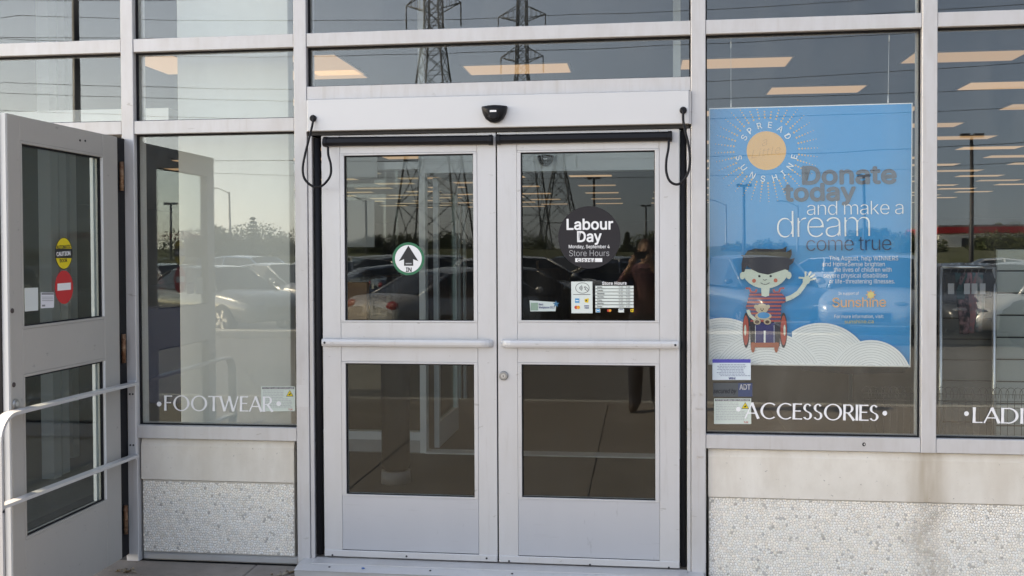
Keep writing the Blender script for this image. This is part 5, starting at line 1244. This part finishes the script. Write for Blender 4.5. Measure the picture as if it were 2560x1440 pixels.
# ------------------------------------------------------------------ the photographer, mirrored in the right door
def make_person():
    P0 = Vector((.05, -5.36, -.035))
    ROOT = empty('person', tuple(P0), 0, 'person in pink plaid shirt holding up a phone, mirrored in the right door', 'person')
    J = {}; E_ = []; R_ = {}
    def j(n, p, r, par=None):
        J[n] = Vector(p); R_[n] = r
        if par: E_.append((par, n))
    j('pelvis', (0,0,.97), (.155,.115)); j('waist', (0,.005,1.12), (.145,.105), 'pelvis'); j('chest', (0,0,1.32), (.165,.115), 'waist'); j('upper', (0,-.01,1.43), (.13,.09), 'chest'); j('neck', (0,0,1.505), (.055,.058), 'upper'); j('jaw', (0,.02,1.56), (.062,.075), 'neck'); j('face', (0,.018,1.625), (.076,.092), 'jaw'); j('brow', (0,.005,1.69), (.072,.088), 'face'); j('crown', (0,0,1.735), (.04,.05), 'brow')
    for s_, n in ((-1,'l'),(1,'r')):
        j('hip'+n, (s_*.095,.0,.90), (.112,.115), 'pelvis'); j('knee'+n, (s_*.11,.03+(.05 if s_ < 0 else 0),.50), (.085,.088), 'hip'+n); j('calf'+n, (s_*.112,.02+(.08 if s_ < 0 else 0),.33), (.080,.084), 'knee'+n); j('ankle'+n, (s_*.115,.0+(.10 if s_ < 0 else 0),.10), (.066,.07), 'calf'+n)
        j('ball'+n, (s_*.135,.12+(.10 if s_ < 0 else 0),.045), (.058,.05), 'ankle'+n); j('toe'+n, (s_*.14,.19+(.10 if s_ < 0 else 0),.035), (.052,.036), 'ball'+n)
        hx = -.05+s_*.088
        j('sho'+n, (s_*.185,-.01,1.415), (.066,.066), 'upper'); j('elb'+n, (s_*.26+(-.03),.10,1.17), (.047,.047), 'sho'+n); j('fore'+n, (s_*.20-.05,.19,1.33), (.040,.040), 'elb'+n); j('wri'+n, (hx+s_*.015,.255,1.485), (.027,.024), 'fore'+n); j('palm'+n, (hx+s_*.006,.295,1.545), (.022,.036), 'wri'+n)
    names = list(J); me = bpy.data.meshes.new('sk'); me.from_pydata([tuple(J[n]) for n in names], [(names.index(a), names.index(b)) for a, b in E_], [])
    ob = bpy.data.objects.new('sk', me); COL.objects.link(ob)
    md = ob.modifiers.new('s', 'SKIN'); sv = me.skin_vertices[0].data
    for i, n in enumerate(names): sv[i].radius = R_[n]; sv[i].use_root = (n == 'pelvis')
    ob.modifiers.new('d', 'SUBSURF').levels = 2
    dg = bpy.context.evaluated_depsgraph_get(); bod = bpy.data.meshes.new_from_object(ob.evaluated_get(dg)); bpy.data.objects.remove(ob)
    # fingers, nose, ears are merged into the same mesh
    ex_ = MB()
    for s_ in (-1, 1):
        hx = -.05+s_*.088
        for k, (dz, ln) in enumerate(((.030,.066),(.012,.074),(-.006,.070),(-.022,.056))):
            b = Vector((hx+s_*.006, .312, 1.552+dz)); ex_.tube([b+Vector((0,-.015,0)), b+Vector((-s_*.008,.018,.002)), b+Vector((-s_*.028,.026,.003)), b+Vector((-s_*ln*.72,.024,.002))], [.0095,.009,.0085,.007], 8)
        ex_.tube([(hx+s_*.002,.285,1.525), (hx-s_*.018,.292,1.520), (hx-s_*.045,.298,1.530)], [.012,.011,.008], 8)
        ex_.ball((s_*.078,.0,1.635), (.012,.02,.03), 8, 6)
    ex_.tube([(0,.10,1.662),(0,.122,1.628),(0,.112,1.612)], [.010,.016,.013], 8)
    em = ex_.mesh('ex', TRIM); bm = bmesh.new(); bm.from_mesh(bod); bm.from_mesh(em)
    SK = mat('skin', (.50,.30,.21), .55); JE = mat('dark_jeans', (.022,.027,.045), .85, bump=(70,.002)); SH = mat('brown_shoes', (.05,.028,.018), .4)
    PLA = mat('pink_plaid_shirt', (.45,.20,.22), .85)
    n = PLA.node_tree; tc = n.nodes.new('ShaderNodeTexCoord'); sx = n.nodes.new('ShaderNodeSeparateXYZ'); n.links.new(tc.outputs['Object'], sx.inputs[0])
    def band(o, f):
        a = n.nodes.new('ShaderNodeMath'); a.operation = 'MULTIPLY'; a.inputs[1].default_value = f; n.links.new(o, a.inputs[0]); b = n.nodes.new('ShaderNodeMath'); b.operation = 'SINE'; n.links.new(a.outputs[0], b.inputs[0])
        c = n.nodes.new('ShaderNodeMath'); c.operation = 'GREATER_THAN'; c.inputs[1].default_value = .55; n.links.new(b.outputs[0], c.inputs[0]); return c.outputs[0]
    ad = n.nodes.new('ShaderNodeMath'); ad.operation = 'ADD'; n.links.new(band(sx.outputs[0], 110), ad.inputs[0]); n.links.new(band(sx.outputs[2], 110), ad.inputs[1])
    hf = n.nodes.new('ShaderNodeMath'); hf.operation = 'MULTIPLY'; hf.inputs[1].default_value = .42; n.links.new(ad.outputs[0], hf.inputs[0])
    mx = n.nodes.new('ShaderNodeMix'); mx.data_type = 'RGBA'; mx.inputs[6].default_value = (.24,.11,.125,1); mx.inputs[7].default_value = (.07,.03,.05,1); n.links.new(hf.outputs[0], mx.inputs[0]); n.links.new(mx.outputs[2], n.nodes['Principled BSDF'].inputs['Base Color'])
    for f in bm.faces:
        c = f.calc_center_median(); f.smooth = True
        if c.z > 1.50 and abs(c.x) < .11 and c.y < .16: f.material_index = 0
        elif c.y > .245 and c.z > 1.2: f.material_index = 0
        elif c.z < .095: f.material_index = 3
        elif c.z < .985 and c.y < .25: f.material_index = 1
        else: f.material_index = 2
    bmesh.ops.recalc_face_normals(bm, faces=bm.faces)
    bme = bpy.data.meshes.new('body'); bm.to_mesh(bme); bm.free()
    for m_ in (SK, JE, PLA, SH): bme.materials.append(m_)
    link('body', bme, ROOT)
    # hair, eyes, mouth
    HR = mat('auburn_hair', (.10,.045,.02), .6); h = MB()
    rings = []
    for i in range(9):
        a = i/8*pi*.62; rings.append([(.086*sin(a)*cos(t)*1.0, -.012+.102*sin(a)*sin(t)*(.93 if sin(t) > 0 else 1.06), 1.668+.088*cos(a)-(.055 if i == 8 and sin(t) < .2 else 0)) for t in [2*pi*k/18 for k in range(18)]])
    h.loft(rings, cap=False).build('hair', HR, ROOT)
    for s_ in (-1, 1): MB().ball((s_*.030,.094,1.640), (.012,.008,.007), 8, 6).build('eye', mat('eye_dark', (.03,.025,.02), .2), ROOT)
    MB().ball((0,.098,1.578), (.024,.008,.006), 8, 5).build('mouth', mat('lips', (.38,.15,.13), .5), ROOT)
    MB().tube([(-.10,0,1.475),(-.06,.075,1.46),(0,.095,1.45),(.06,.075,1.46),(.10,0,1.475),(.05,-.07,1.49),(-.05,-.07,1.49),(-.10,0,1.475)], .014, 6).build('collar', PLA, ROOT)
    # the phone in the hands: just behind the camera
    PH = empty('phone', (0,-5.04,1.555), 0, 'black phone held up sideways by the mirrored person', 'phone')
    MB().cbox(-.074,.074,-.004,.004,-.037,.037,.003).build('case', BLACKP, PH)
    MB().tube([(.0,.0045,.022),(.0,.006,.022)], .008, 12).build('lens', CGL, PH); MB().box(-.066,.066,-.0052,-.0042,-.033,.033).build('screen', CGL, PH)
make_person()

# parts that were drawn in world space are set back by their thing's own place
for o, p in PENDING: o.matrix_parent_inverse = Matrix.Translation(-p)
